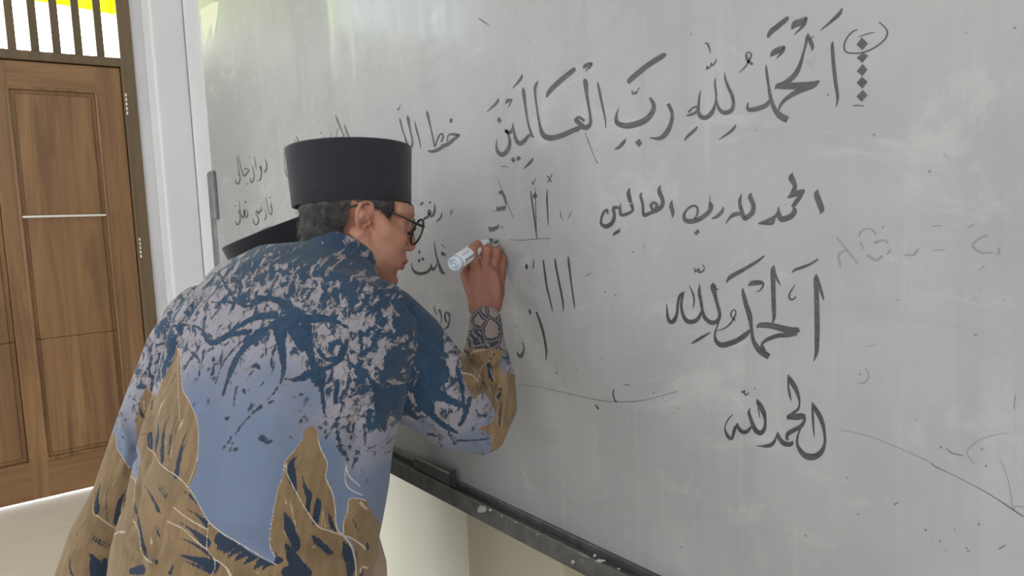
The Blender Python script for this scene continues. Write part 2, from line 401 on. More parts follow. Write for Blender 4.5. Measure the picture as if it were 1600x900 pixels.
fl_ = fl_.obj('paint_flecks', plain('chipped_paint', srgb(170, 170, 164), 0.7, 0.1, 200), board); fl_['kind'] = 'stuff'; fl_['label'] = 'pale chipped paint on the tray'
# upper left corner: transom glare painted as a flat cream shape
tp = Mesh(); pts = [on_y(*p, WB-0.0006) for p in ((312, 15), (332, 4), (342, 3), (339, 30), (334, 62), (330, 35), (321, 75), (318, 50))]
tp.add(pts, [tuple(range(len(pts)))])
tag(tp.obj('glare_patch', ivory_m, board), 'ragged cream patch of painted glare at the upper corner')
# eraser-like dark holder standing in the tray
hd = empty('tray_holder', (0, 0, 0)); 
hx0 = on_y(643, 730, ty)[0]; hx1 = on_y(701, 760, ty)[0]
HT = on_y(645, 713, ty+0.008)[2]
hd.location = ((hx0+hx1)/2, ty+0.02, SH); bpy.context.view_layer.update()
tag(hd, 'dark grey metal holder standing in the tray under the board', 'holder')
h1 = Mesh(); h1.box((hx0, ty+0.0055, SH+0.0004), (hx1, ty+0.0085, HT)); h1.box((hx0, ty+0.0055, SH+0.0004), (hx1, WB-0.0085, SH+0.003))
h1.box((hx1-0.003, ty+0.0055, SH+0.0004), (hx1, WB-0.0085, HT+0.005))
bevel(h1.obj('bracket', dark_m, hd), 0.001)
h2 = Mesh(); h2.box((hx0, ty+0.005, HT-0.001), (hx1-0.004, ty+0.009, HT+0.0022)); tag(h2.obj('lip', alu_m, hd), 'pale worn top edge')

# ------------------------------------------------------------------ ink on the board
CROPS = {'A': (740, 0, 3.3333), 'B': (1060, 0, 4.0917), 'C': (600, 160, 3.75), 'D': (900, 250, 3.8095), 'E': (1000, 380, 4.5), 'F': (1100, 570, 5.625),
         'G': (740, 380, 3.214), 'H': (1280, 320, 3.0), 'I': (345, 230, 6.923), 'J': (420, 160, 5.0), 'K': (610, 310, 6.425), 'L': (640, 460, 11.25),
         'M': (740, 250, 6.0), 'O': (1280, 560, 2.647)}
def smooth_line(p, sub=7):
    p = np.array(p, float)
    if len(p) < 3: sub = 3
    q = np.vstack([2*p[0]-p[1], p, 2*p[-1]-p[-2]]); out = []
    for i in range(1, len(q)-2):
        a, b, c, d = q[i-1:i+3]
        for t in np.linspace(0, 1, sub, endpoint=False):
            out.append(0.5*((2*b) + (-a+c)*t + (2*a-5*b+4*c-d)*t*t + (-a+3*b-3*c+d)*t**3))
    out.append(p[-1]); return np.array(out)
GAP = 5.0
def ink_parts(name, text, mat, label=None):
    """every separate word or stroke a part of its own: strokes that nearly touch belong together"""
    items = [i.strip() for i in text.split(';') if i.strip()]; bb = []
    for it in items:
        ox, oy, s = CROPS[it[0]]; q = [tuple(float(c) for c in p.split(',')) for p in it[2:].split()]
        L = smooth_line(q, 10)[:, :2] if it[1] == 's' else np.array(q)[:, :2]
        if it[1] == 'p': L = smooth_line(np.vstack([L, L[:1]]), 8)
        bb.append(np.array([ox, oy]) + L/s)
    grp = list(range(len(items)))
    for i in range(len(items)):
        for j in range(i):
            if np.linalg.norm(bb[i][:, None] - bb[j][None], axis=2).min() < GAP:
                gi, gj = grp[i], grp[j]; grp = [gj if g == gi else g for g in grp]
    for g in sorted(set(grp)): ink(name, ';'.join(it for it, k in zip(items, grp) if k == g), mat, label)
def ink(name, text, mat, label=None, lift=0.0004):
    ms = Mesh(); lay = 0
    for item in text.split(';'):
        item = item.strip()
        if not item: continue
        ox, oy, s = CROPS[item[0]]; kind = item[1]
        nums = [tuple(float(c) for c in q.split(',')) for q in item[2:].split()]
        lay += 1; y = WB - lift - 0.000004*lay
        if kind == 'p':                                      # filled outline
            ms.add([on_y(ox+a/s, oy+b/s, y) for a, b in nums], [tuple(range(len(nums)))])
        elif kind == 'd':                                    # dots: x,y,r
            for a, b, r in nums:
                ms.add([on_y(ox+(a+r*math.cos(t)*0.9)/s, oy+(b+r*math.sin(t))/s, y) for t in np.linspace(0, 2*math.pi, 9)[:-1]], [tuple(range(8))])
        else:                                                # brush stroke: x,y,width
            L = smooth_line(nums); L[:, 2] = np.maximum(L[:, 2], 1.5)
            t = np.gradient(L[:, :2], axis=0); t /= np.linalg.norm(t, axis=1)[:, None] + 1e-9
            nrm = np.stack([-t[:, 1], t[:, 0]], 1)
            v = []
            for k in range(len(L)):
                for sg in (1, -1):
                    q = L[k, :2] + sg*nrm[k]*L[k, 2]/2; v.append(on_y(ox+q[0]/s, oy+q[1]/s, y))
            ms.add(v, [(2*k, 2*k+1, 2*k+3, 2*k+2) for k in range(len(L)-1)])
    o = ms.obj(name, mat, board)
    if label: o['label'] = label
    return o
ink_m = Mat('black_marker_ink', srgb(74, 74, 76), 0.5)
f = ink_m.noise(ink_m.mapping(ink_m.obj(), (30, 30, 160), (0, 0.4, 0)), 1.0, 3)
ink_m.color(ink_m.mix(ink_m.step(f, 0.3, 0.72), srgb(56, 56, 58), srgb(76, 76, 78))); ink_m = ink_m.m
faint_m = plain('wiped_marker_ink', srgb(130, 130, 131), 0.5, 0.05, 60)
thin_m = plain('dry_marker_ink', srgb(90, 90, 92), 0.5, 0.12, 80)
ink('calligraphy_line', '''
As1000,278,8 985,290,26 900,345,28 820,412,27 806,435,14;As825,470,5 830,490,8 842,478,5 846,488,8 855,470,5 864,455,4;
As755,562,3 743,605,14 748,640,24 790,655,30 840,648,32 890,628,32 926,592,27 938,550,22 918,508,14;
As1013,540,20 1033,590,18 1028,640,20 1005,690,26 970,720,22 915,718,4;Ap862,722 878,745 862,768 840,742;As793,722,4 778,745,18 755,768,16 735,778,6;
As645,428,6 652,460,12 668,540,12 685,620,8 688,668,4;As570,357,6 585,342,24 614,330,12 605,350,10 582,370,4;
As575,408,4 582,430,24 590,500,15 605,590,13 608,640,18 588,665,26 560,660,24 530,680,24;
As575,655,14 548,640,24 533,625,20 550,612,16 578,630,14;As560,660,22 500,688,26 440,712,28 395,718,30 362,702,26 345,655,14 330,570,9 320,490,12 322,450,16 335,422,5;
As525,352,10 515,368,24 440,430,26 392,480,22 380,508,8;As257,455,4 260,480,18 270,560,12 283,640,10 298,690,12 312,718,8;
As312,716,5 290,705,14 262,735,22 240,748,24 222,730,20 210,690,12 203,640,5;As203,660,6 190,690,18 168,680,18 180,700,12 188,740,15 178,780,22 150,805,24 126,790,18 118,760,10 120,728,3;
Ap205,817 220,835 205,848 194,832;Ap232,810 247,822 234,840 222,826;As310,825,6 295,845,14 262,878,5;As252,388,4 245,410,14 203,460,4;As130,513,5 120,535,14 68,584,3;
As165,540,6 178,525,20 197,520,8 190,540,6 180,560,3;Ap132,608 146,628 135,645 121,625;
Bs50,740,8 80,733,18 110,718,18 128,690,18 100,685,12 62,718,14;Bs140,578,4 131,640,14 126,700,18;
Bs122,700,20 140,742,28 175,752,30 214,718,26 236,660,14 240,600,12 233,540,12 237,498,4;Bs240,640,12 262,700,20 295,720,28 334,708,28 351,668,20 342,610,22 315,550,18 298,500,12 296,462,3;
Bs168,275,6 185,280,12 196,305,10 203,340,4;Bs178,448,6 184,422,7 190,438,9 205,425,8 210,402,5 216,418,9 230,405,10 243,375,4;
Bs120,808,6 105,830,18 60,870,16 38,898,8;Bs368,797,6 345,830,18 300,865,12 258,893,4;
Bs475,412,16 445,390,20 433,352,14 448,332,8 464,350,12 452,385,12 420,435,8 385,465,4;
Bs447,655,6 440,685,16 455,702,28 510,693,30 560,672,28 586,638,14;Bs560,415,4 563,460,16 576,550,16 590,630,22 613,695,28 650,740,42 697,766,44;
Bs642,705,10 648,680,14 676,642,22 730,603,30 790,573,34 860,550,28 898,520,10;Bs618,570,4 640,550,38 700,550,44 780,548,46 850,540,38 902,516,8;
Bs632,545,16 690,524,30 742,480,32 775,420,24 795,350,16 812,290,14 822,240,18 830,212,4;Bs830,222,8 845,268,28 856,300,20 851,325,4;Bs835,255,4 866,230,4;
Bs588,362,8 608,338,34 640,318,36 677,298,12 664,330,18 625,375,4;Bs723,187,8 745,155,42 780,140,40 819,114,12 800,160,18 740,222,5;
Bs702,106,10 688,123,28 640,163,32 590,205,32 570,242,12;Bs987,262,3 983,300,20 990,400,22 1003,520,22 1015,600,20 1016,640,14 1007,683,4;
Bs1046,50,4 1030,85,22 990,125,20 910,193,4;Bp1172,240 1210,278 1175,320 1138,285;Bp1180,335 1212,355 1175,403 1140,368;Bp1178,410 1207,445 1175,487 1140,455;
Bp1172,490 1207,522 1175,567 1140,530;Bp1178,575 1207,608 1170,650 1138,617;
Bs1145,188,6 1110,205,8 1075,245,9 1058,295,10 1070,330,9 1110,340,9 1180,335,9 1260,300,9 1320,250,9 1335,205,9 1315,170,8 1283,143,8;
Bs1152,236,5 1200,218,6 1252,206,5;Bs1115,680,8 1135,674,8 1186,677,6''', ink_m, 'large vowelled Arabic line with diamond dots')
ink('calligraphy_line', '''
Ds1440,175,4 1432,205,32 1450,260,36 1462,295,32 1452,322,5;Ds1288,75,4 1282,108,36 1302,150,26 1292,190,26 1262,226,8;Ds1258,226,8 1300,205,32 1345,188,30 1360,176,8;
Ds1350,182,18 1335,215,26 1308,252,26 1288,282,22;Ds1300,285,20 1298,312,30 1270,340,34 1222,352,34 1208,320,22 1204,278,5;Ds1206,290,8 1190,332,18 1150,358,24 1085,378,6;Ds1085,380,4 1130,380,14 1168,376,18 1180,345,16;
Ds1045,195,4 1036,220,26 1055,270,26 1050,310,28 1020,340,30 1000,345,26 985,300,22 974,250,20 985,200,4;Ds990,318,20 940,325,26 915,345,14 890,380,4;
Ds877,278,4 870,305,18 840,335,20 808,350,7;Ds795,245,8 802,275,28 790,310,26 740,348,28 690,365,30 652,358,28 643,325,16 665,290,14 700,272,14 722,285,14 722,320,12 705,350,10;
Dp722,412 737,426 718,449 701,436;Ds797,208,3 797,240,5;Ds572,240,4 565,270,22 575,310,22 573,343,4;
Ds502,150,4 495,185,24 515,240,24 510,275,26 482,298,26 450,312,22;Ds458,300,16 446,270,18 465,252,14 480,270,20 472,300,20;Ds455,310,20 410,328,24 400,315,16 396,260,16 384,215,16 393,193,4;
Ds320,165,4 312,200,24 325,255,20;Ds328,260,22 336,300,16 300,322,20 268,325,20 262,290,14 265,258,4;Ds264,290,10 238,282,20 222,292,20 228,330,18 215,373,24 180,395,26 152,382,18 150,350,13 165,312,16 185,298,14 190,325,8;
Dp222,432 262,406 262,430 218,454''', ink_m, 'smaller unvowelled Arabic line with broad strokes')
ink('calligraphy_line', '''
Es1242,216,4 1236,250,30 1240,350,34 1243,480,36 1245,600,36 1243,700,34 1240,770,26 1220,832,5;Es1245,225,6 1262,300,22 1284,372,16 1290,402,6;
Es1253,112,12 1200,145,16 1140,170,20 1095,185,18 1068,207,9;Es1092,290,4 1065,330,10 1048,370,14 1060,396,14 1085,390,10 1096,370,5;
Es940,154,4 935,195,36 936,300,32 940,450,30 942,520,24 930,560,10;Es945,200,10 965,255,16 988,298,4;Es820,597,6 845,577,36 920,580,42 1000,600,46 1060,615,50 1112,610,36 1121,608,14;
Es1105,632,30 1040,645,34 970,650,30 900,675,28 865,700,18 850,722,12;Es722,312,4 725,350,24 745,430,32 770,510,36 782,590,22 795,680,26 830,742,40 870,775,46 907,798,42;Es855,700,10 862,740,30 885,790,30;
Es782,600,10 745,640,34 690,680,36 630,705,38 575,716,38 536,690,26 526,640,14 544,580,10 562,520,14;
Es513,278,6 515,308,42 530,380,24 552,460,24 560,510,22 540,550,28 500,558,32 460,530,28 440,480,20 430,420,22 417,350,24 420,284,4;Es500,310,10 530,322,14 555,325,5;
Es437,470,14 410,528,26 370,552,32 330,546,32 300,500,22 290,430,18 300,370,14 310,340,6;Es308,345,12 280,370,20 265,430,18 260,490,20 240,543,30 212,553,28 195,520,20 190,470,12 187,425,4;
Es345,298,4 370,350,12 380,400,12 372,460,4;Es382,170,6 390,200,12 413,180,10 416,205,12 440,197,12 452,178,8 442,150,6;
Es535,618,4 600,595,10 650,545,12 674,490,10 660,468,8 640,490,10 645,520,10 672,545,8;Es760,300,6 790,282,36 850,278,30 866,295,14 845,330,10 815,345,4;
Es875,88,10 820,130,20 720,190,26 640,235,30 605,275,9;Es495,627,8 430,665,20 365,705,12''', ink_m, 'middle vowelled Arabic word with long tall letters')
ink('calligraphy_line', '''
Fs952,325,4 965,370,36 1010,440,42 1045,530,34 1060,620,22 1060,690,24 1035,758,42 985,802,54 930,810,60 880,792,48 840,745,36 818,690,22 825,620,18 850,555,14;Fs950,340,10 955,450,20 962,560,16 968,635,4;
Fs738,84,4 755,130,42 800,200,42 830,280,26 838,340,16 825,390,22 770,432,26;Fs738,110,12 742,200,18 755,270,20 765,318,4;Fs735,485,6 752,457,52 820,457,58 870,452,50 892,455,16;
Fs880,440,24 882,490,26 852,538,36 790,575,40 745,600,38 728,632,28 735,665,22;Fs778,670,14 765,696,38 715,696,44 675,665,38 652,620,28 647,588,4;Fs645,600,10 625,660,22 595,700,36 550,714,30 500,715,14 458,712,6;
Fs466,300,4 480,340,40 520,410,42 538,490,22 530,560,32 500,598,42 460,583,42 430,530,36 405,460,28 394,420,24 405,378,4;Fs475,380,12 492,472,5;
Fs418,540,14 385,580,32 345,592,36 310,565,32 292,532,26 300,512,10;Fs300,513,10 270,560,28 258,610,26 243,650,22 215,635,32 190,590,20 184,550,10 200,500,10 225,465,10 255,437,6;
Fs328,230,6 343,245,12 355,225,8 363,266,12 398,245,8''', ink_m, 'lowest Arabic phrase with a deep curved bowl')
ink_parts('practice_stroke', '''
Gs350,83,6 355,130,10 368,220,10 385,290,8 396,342,4;Gs410,75,4 412,110,10 430,200,10 447,290,10 450,342,4;Gs475,66,4 478,100,12 490,200,8 503,290,8 508,326,4;Gp266,100 275,118 267,137 257,118;Gs300,82,3 302,105,5 297,132,3;
Gs315,345,8 335,400,12 352,460,12 365,540,10 362,588,3;Gp273,330 286,336 291,350 283,361;Gs246,498,5 253,530,8 245,556,14 233,568,18 216,550,8;Gs203,420,3 218,417,3;Gs705,735,5 700,755,6 710,790,7 722,797,5;Gs612,812,7 626,833,11;Gs752,708,3 785,714,4;Gs562,165,3 590,150,3;
Gd803,43,4 418,652,4 520,635,3 660,245,4 713,262,4 905,752,4 950,780,3 1025,828,4 755,870,3;
Ms235,322,6 255,300,30 280,330,28 295,370,22 302,418,8;Mp213,430 226,441 290,431 306,424 297,466 213,479;Mp135,612 150,630 205,622 240,600 235,640 192,671 145,671;Mp260,612 272,630 260,656;
Mp68,766 112,745 108,783;Mp160,775 185,762 178,783;Mp190,772 240,745 225,772 195,787;Ms535,290,6 540,340,15 560,480,15 580,640,13 592,740,6;Ms577,262,3 580,400,6 586,600,7 592,735,6;Mp576,300 597,336 575,372 552,338;
Ms548,195,7 558,230,8 580,165,4;Ms688,148,10 730,206,10;Ms738,125,5 715,175,9 692,212,6;Ms690,275,5 687,360,15 694,500,13 700,622,3;Ms813,475,4 815,520,6 835,562,5;Ms915,492,5 885,545,5;Ms255,62,4 285,58,8 325,68,3;
Ms225,190,3 265,280,5 320,420,6 375,550,4;Ms170,477,4 250,478,4 312,475,3;Ms340,745,3 455,752,5 590,740,5 725,735,3''', ink_m)
ink_parts('handwritten_word', '''
Ks515,135,4 510,175,16 490,210,20 455,235,7;Ks440,55,8 446,110,24 430,165,28 400,185,22;Ks410,150,14 380,160,16 388,120,20 403,138,14 372,188,26 345,202,24 315,240,5;Kp290,70 305,38 335,34 325,66;Kp385,55 390,30 410,28 405,52;Ks620,105,4 605,140,8 605,165,6 630,125,5;
Ks440,430,4 445,480,12 460,570,16 485,660,24 518,738,34 548,752,18;Ks472,640,8 452,690,16 430,708,34 412,700,26 408,652,6;Ks410,690,20 370,738,28 300,756,34 245,738,28 220,700,16 213,640,4;
Kp288,515 303,540 290,563 276,540;Kp288,606 306,625 290,646 270,626;Kp325,588 344,608 328,628 308,610;Kp505,545 520,530 558,560 548,590 530,572 512,580;Ks510,460,6 525,475,10 550,492,6;
Ls655,495,26 625,430,34 620,370,28 650,315,30 690,350,38 702,420,22 690,510,28 650,590,30 580,612,6;Ls500,350,8 520,265,20 545,320,22 558,420,16 550,520,12;Ls420,190,4 440,270,20 465,360,14;
Jp1415,122 1437,130 1430,162 1410,155;Js1408,246,6 1440,250,22 1484,257,20 1440,292,28 1400,325,32 1350,345,32;Js1392,305,8 1402,258,12 1432,245,14;Js1235,65,3 1240,95,20 1260,180,12 1280,270,12 1296,350,12;
Js1300,340,12 1325,270,14 1350,245,14 1362,268,14 1345,310,14;Js1380,332,24 1325,368,28 1275,384,24 1240,375,7;Js1140,145,4 1150,200,12 1175,290,10 1188,362,3;
Js1082,100,4 1088,130,24 1100,200,14 1120,290,12 1118,340,18 1098,348,20 1075,310,16 1060,260,10 1045,220,10 1030,155,14 1022,125,8;Js1050,330,6 1075,362,26 1100,350,10;Js1003,45,6 1012,60,8 1028,20,4''', ink_m)
ink_parts('handwritten_word', '''
Js520,100,6 535,140,14 560,200,12 580,250,8 590,290,6;Js590,170,6 605,220,16 632,290,10;Js540,200,4 525,280,6;Js570,290,10 595,240,6;Js430,260,5 435,295,5;Js488,245,4 482,295,6;Jd407,237,7;Js215,265,8 225,290,10 238,330,8;Js205,285,4 195,335,5;Js122,330,3 122,480,4;
Is478,130,8 492,170,16 496,220,18 482,262,20 468,272,8;Is428,252,8 428,207,16 438,240,16 438,300,15 425,353,15 390,365,5;Is362,95,4 370,150,8 380,210,8 382,252,3;Id315,110,7;Is340,200,4 350,250,10 361,300,11 354,350,17 335,382,18 320,368,14 317,325,4;
Is250,242,6 270,228,14 302,250,18 280,285,18 258,308,20 240,298,14 225,250,10 205,170,8 195,90,4;Id288,398,9;Is168,85,4 175,130,10 190,220,8 205,310,11 208,350,15 195,383,20 178,398,18 165,385,14 155,340,5;Is185,305,8 195,285,10 208,318,10;
Id527,545,8;Is538,650,6 548,640,14 553,690,13 545,728,15 530,718,11 505,640,7 490,540,4;Is540,600,6 548,640,14;Is478,670,4 490,720,9 485,768,13 462,790,4;Is440,640,5 436,690,16 418,685,10 412,720,15 388,690,14 380,718,10 400,758,12 409,800,15 385,838,19 360,820,13 345,770,4;
Is258,605,10 278,583,16;Is285,680,10 290,740,16 270,762,17;Is270,760,12 250,690,16 264,682,10 240,758,20 225,745,13 205,660,8 198,580,4;Is205,685,8 190,692,14 205,730,12 208,790,15 190,833,19 168,828,16 158,790,4;Id155,635,9;
Is685,60,3 688,150,5 700,270,9 718,313,15 738,298,10;Id712,245,6 790,605,8''', thin_m)
ink_parts('faint_letter', '''
Hs80,150,6 130,215,9 180,275,6;Hs100,290,6 90,235,12 130,210,6;Hs185,150,8 200,120,8 240,112,6 268,140,7;Hs190,170,4 210,210,4;Hs225,235,15 265,260,12 295,240,11;Hs255,180,12 300,165,8 325,180,9;Hs335,210,9 315,235,5;
Hs400,235,6 440,235,11 465,205,6;Hs530,215,4 590,210,5;Hs530,100,5 575,98,5;Hs700,105,6 725,90,5;Hs790,140,9 740,165,9 720,195,10 760,225,11 815,222,8;Hs845,200,11 837,235,9;Hs750,305,6 775,285,5;
Hs215,765,4 232,800,4 215,832,6 185,838,4;Hs215,665,3 270,655,4;Os90,295,2 180,315,2 230,330,3 350,380,2 460,430,3;Os775,308,2 690,325,2 630,360,3 612,395,3 640,438,4;Os750,420,2 780,500,2 800,620,3''', faint_m, 'wiped grey mark')
scr = ink('scratch_marks', '''
Gs200,712,2 250,712,2 330,722,2 400,738,2 480,755,2 560,775,2 640,790,3 720,797,3 800,795,3 880,783,2 950,765,2 1030,742,2;As580,690,3 600,745,5 625,810,3 645,852,5;As140,868,3 160,866,6 185,872,2;As25,95,4 50,112,8 82,133,3;
Os460,430,2 480,448,4 560,485,2 700,560,3 800,625,5 845,655,4;Os845,615,2 810,612,2 805,628,3;Os525,370,3 550,392,4 595,402,3;Os810,150,2 806,210,2;Od503,368,5 690,445,4 660,686,5 400,252,3 160,645,4 440,710,5 500,755,4 525,795,3 610,785,4 560,708,3;
Os308,606,5 328,595,5;Os742,788,5 773,772,4;Os610,797,4 622,797,4;Hd190,795,4 865,450,3 510,305,3 367,446,4;Hs295,110,3 300,98,4;Bd955,605,7 1245,860,5;Bs1255,850,3 1252,872,3;Gs850,5,2 860,30,2''', thin_m, 'fine scratches and ink specks'); scr['kind'] = 'stuff'
# ------------------------------------------------------------------ people: materials
def skin_mat(name, a, b):
    k = Mat(name, a, 0.5); o = k.obj()
    n1 = k.noise(o, 14, 5); n2 = k.noise(o, 240, 3)
    k.color(k.mix(k.step(n1, 0.3, 0.7), a, b))
    k.b.inputs['Subsurface Weight'].default_value = 0.12; k.b.inputs['Subsurface Radius'].default_value = (0.01, 0.004, 0.002)
    k.b.inputs['Subsurface Scale'].default_value = 0.5
    k.b.inputs['Specular IOR Level'].default_value = 0.35
    k.bump(n2, 0.10, 0.0006); return k
skin_k = skin_mat('skin', srgb(178, 128, 107), srgb(164, 115, 95))
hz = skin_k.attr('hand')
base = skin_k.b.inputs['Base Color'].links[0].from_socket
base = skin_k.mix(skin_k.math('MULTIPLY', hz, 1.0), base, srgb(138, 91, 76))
base = skin_k.mix(skin_k.math('MULTIPLY', skin_k.attr('lips'), 0.8), base, srgb(140, 84, 76))
skin_k.color(base); skin_m = skin_k.m
velvet = Mat('black_velvet', srgb(41, 43, 48), 0.9, Sheen_Weight=0.25, Sheen_Roughness=0.5)
velvet.bump(velvet.noise(velvet.obj(), 600, 2), 0.15, 0.0005); velvet.b.inputs['Specular IOR Level'].default_value = 0.15; velvet = velvet.m
hair_m = Mat('black_hair', srgb(30, 28, 28), 0.55); hair_m.b.inputs['Specular IOR Level'].default_value = 0.3
hair_m.color(hair_m.mix(hair_m.step(hair_m.noise(hair_m.obj(), 90, 4), 0.35, 0.7), srgb(44, 42, 42), srgb(66, 63, 61))); hair_m = hair_m.m
trouser_m = plain('brown_trousers', srgb(92, 70, 58), 0.85, 0.08, 20, 0.1)
lining_m = plain('pale_shirt_inside', srgb(160, 140, 122), 0.85, 0.05, 30, 0.08)
frame_m = plain('dark_glasses_frame', srgb(36, 34, 34), 0.35, 0.05)
eye_m = plain('eye_white', srgb(215, 210, 205), 0.2, 0.02); iris_m = plain('dark_iris', srgb(40, 26, 20), 0.15, 0.05)
lens_k = Mat('clear_lens', (1, 1, 1, 1), 0.03)
t_ = lens_k.node('ShaderNodeBsdfTransparent'); t_.inputs[0].default_value = (0.93, 0.96, 0.92, 1); g_ = lens_k.node('ShaderNodeBsdfGlossy'); g_.inputs['Roughness'].default_value = 0.03
mx = lens_k.node('ShaderNodeMixShader'); mx.inputs[0].default_value = 0.10
lens_k.l.new(t_.outputs[0], mx.inputs[1]); lens_k.l.new(g_.outputs[0], mx.inputs[2]); lens_k.l.new(mx.outputs[0], lens_k.n['Material Output'].inputs['Surface'])
lens_m = lens_k.m

class Frame:
    """local frame: r = person's right, f = forward, u = up"""
    def __init__(s, o, F, U=(0, 0, 1)):
        s.o = np.array(o, float); s.f = _n(F); U = np.array(U, float); s.u = _n(U - s.f*(U @ s.f)); s.r = np.cross(s.f, s.u)
    def __call__(s, r, f, u): return s.o + s.r*r + s.f*f + s.u*u
    def axes(s): return (s.r, s.f, s.u)

def head_shapes(ms, h, neck_to, sc=1.0):
    """head with brow, eye hollows, nose, lips, jaw, ears; neck running to neck_to"""
    A = h.axes(); P = lambda r, f, u: h(r*sc, f*sc, u*sc)
    E = lambda c, rad, ax=A: ms.ell(P(*c), ax, [q*sc for q in rad])
    T = lambda pts, rad, n=16: ms.tube([P(*p) for p in pts], [q*sc for q in rad], n)
    E((0, -.012, .045), (.075, .097, .082)); E((0, .040, -.02), (.060, .050, .078)); E((0, .034, -.07), (.049, .050, .036))
    E((0, .022, .045), (.066, .066, .055))
    for s in (1, -1):
        T([(.056*s, .000, -.030), (.050*s, .030, -.070), (.024*s, .068, -.094)], [.022, .022, .018]); E((.040*s, .045, -.045), (.028, .036, .045))
        T([(.062*s, .02, .012), (.060*s, .04, -.012), (.045*s, .068, -.018)], [.016, .019, .020])
        E((.036*s, .068, -.028), (.026, .020, .028)); E((.030*s, .072, -.060), (.026, .020, .026))
        T([(.008*s, .086, .030), (.034*s, .077, .034), (.052*s, .058, .030)], [.012, .013, .013])
        E((.0125*s, .090, -.0315), (.0085, .011, .008))
        T([(.018*s, .078, .0185), (.032*s, .081, .0215), (.046*s, .070, .018)], [.007, .0075, .007])
        T([(.020*s, .079, .006), (.032*s, .080, .004), (.044*s, .071, .006)], [.006, .006, .006])
        # ear
        e = s*.0745
        T([(e-.001*s, .009, -.003), (e+.001*s, .010, .014), (e+.004*s, .006, .027), (e+.008*s, -.004, .031), (e+.011*s, -.014, .023), (e+.011*s, -.017, .008), (e+.008*s, -.013, -.008), (e+.003*s, -.005, -.022)], [.0036, .0038, .004, .0042, .0042, .004, .0038, .004], 10)
        T([(e+.001*s, .001, .016), (e+.005*s, -.007, .015), (e+.006*s, -.010, .003), (e+.003*s, -.006, -.009)], [.0028, .0032, .0032, .0032], 10)
        E((e-.001*s, -.003, .003), (.0038, .013, .027)); E((e+.001*s, -.001, -.026), (.005, .0075, .010)); E((e+.001*s, .009, -.005), (.004, .004, .006))
        T([(.066*s, .0, .01), (e+.002*s, -.004, .004)], [.02, .014])
    T([(0, .082, .030), (0, .089, .012), (0, .099, -.012), (0, .104, -.026)], [.010, .0095, .0105, .0112])
    E((0, .102, -.029), (.0105, .0105, .009))
    E((0, .090, -.050), (.026, .012, .014)); E((0, .098, -.0565), (.021, .0095, .0062)); E((0, .0945, -.0685), (.0185, .0095, .0068))
    E((0, .080, -.098), (.021, .018, .015)); E((0, .078, -.082), (.026, .014, .014))
    ms.tube([P(0, -.018, -.01), P(0, -.022, -.055), 0.5*(P(0, -.03, -.09) + neck_to), neck_to], [.052*sc, .053*sc, .056*sc, .064*sc], 24)
    for s in (1, -1): E((.032*s, .030, -.030), (.036, .056, .062)); E((.030*s, .020, -.075), (.034, .050, .040))
    T([(0, .03, -.085), (0, .0, -.11)], [.030, .040])

def relax(me, w, iters):
    ed = np.empty(len(me.edges)*2, int); me.edges.foreach_get('vertices', ed); ed = ed.reshape(-1, 2); p = coords(me)
    deg = np.bincount(ed.ravel(), minlength=len(p))[:, None]
    for _ in range(iters):
        acc = np.zeros_like(p); np.add.at(acc, ed[:, 0], p[ed[:, 1]]); np.add.at(acc, ed[:, 1], p[ed[:, 0]])
        p = p + (acc/np.maximum(deg, 1) - p)*w[:, None]
    set_coords(me, p)
def sstep(x, a, b): t = np.clip((x-a)/(b-a), 0, 1); return t*t*(3-2*t)
def smooth_cheeks(me, h):
    q = coords(me) - h.o; r, f, u = np.abs(q@h.r), q@h.f, q@h.u
    ear = (r > .064) & (f < .020) & (u > -.045)
    w = sstep(r, .020, .034)*sstep(f, .09, .075)*sstep(u, .012, -.004)*sstep(u, -.15, -.12)*(~ear)
    w = np.maximum(w, ((u < -.035) & (u > -.14) & (f < .07))*1.0*(~ear))
    relax(me, w*.9, 60)

def limb(ms, pts, rad, n=18): ms.tube(pts, rad, n)

def add_attr(me, name, vals):
    a = me.attributes.new(name, 'FLOAT', 'POINT'); a.data.foreach_set('value', np.asarray(vals, np.float32))

def rot_ring(c, a, b, ra, rb, n=40, k=2.0):
    out = []
    for i in range(n):
        t = 2*math.pi*i/n; ct, st = math.cos(t), math.sin(t)
        out.append(np.array(c) + a*ra*math.copysign(abs(ct)**(2/k), ct) + b*rb*math.copysign(abs(st)**(2/k), st))
    return out

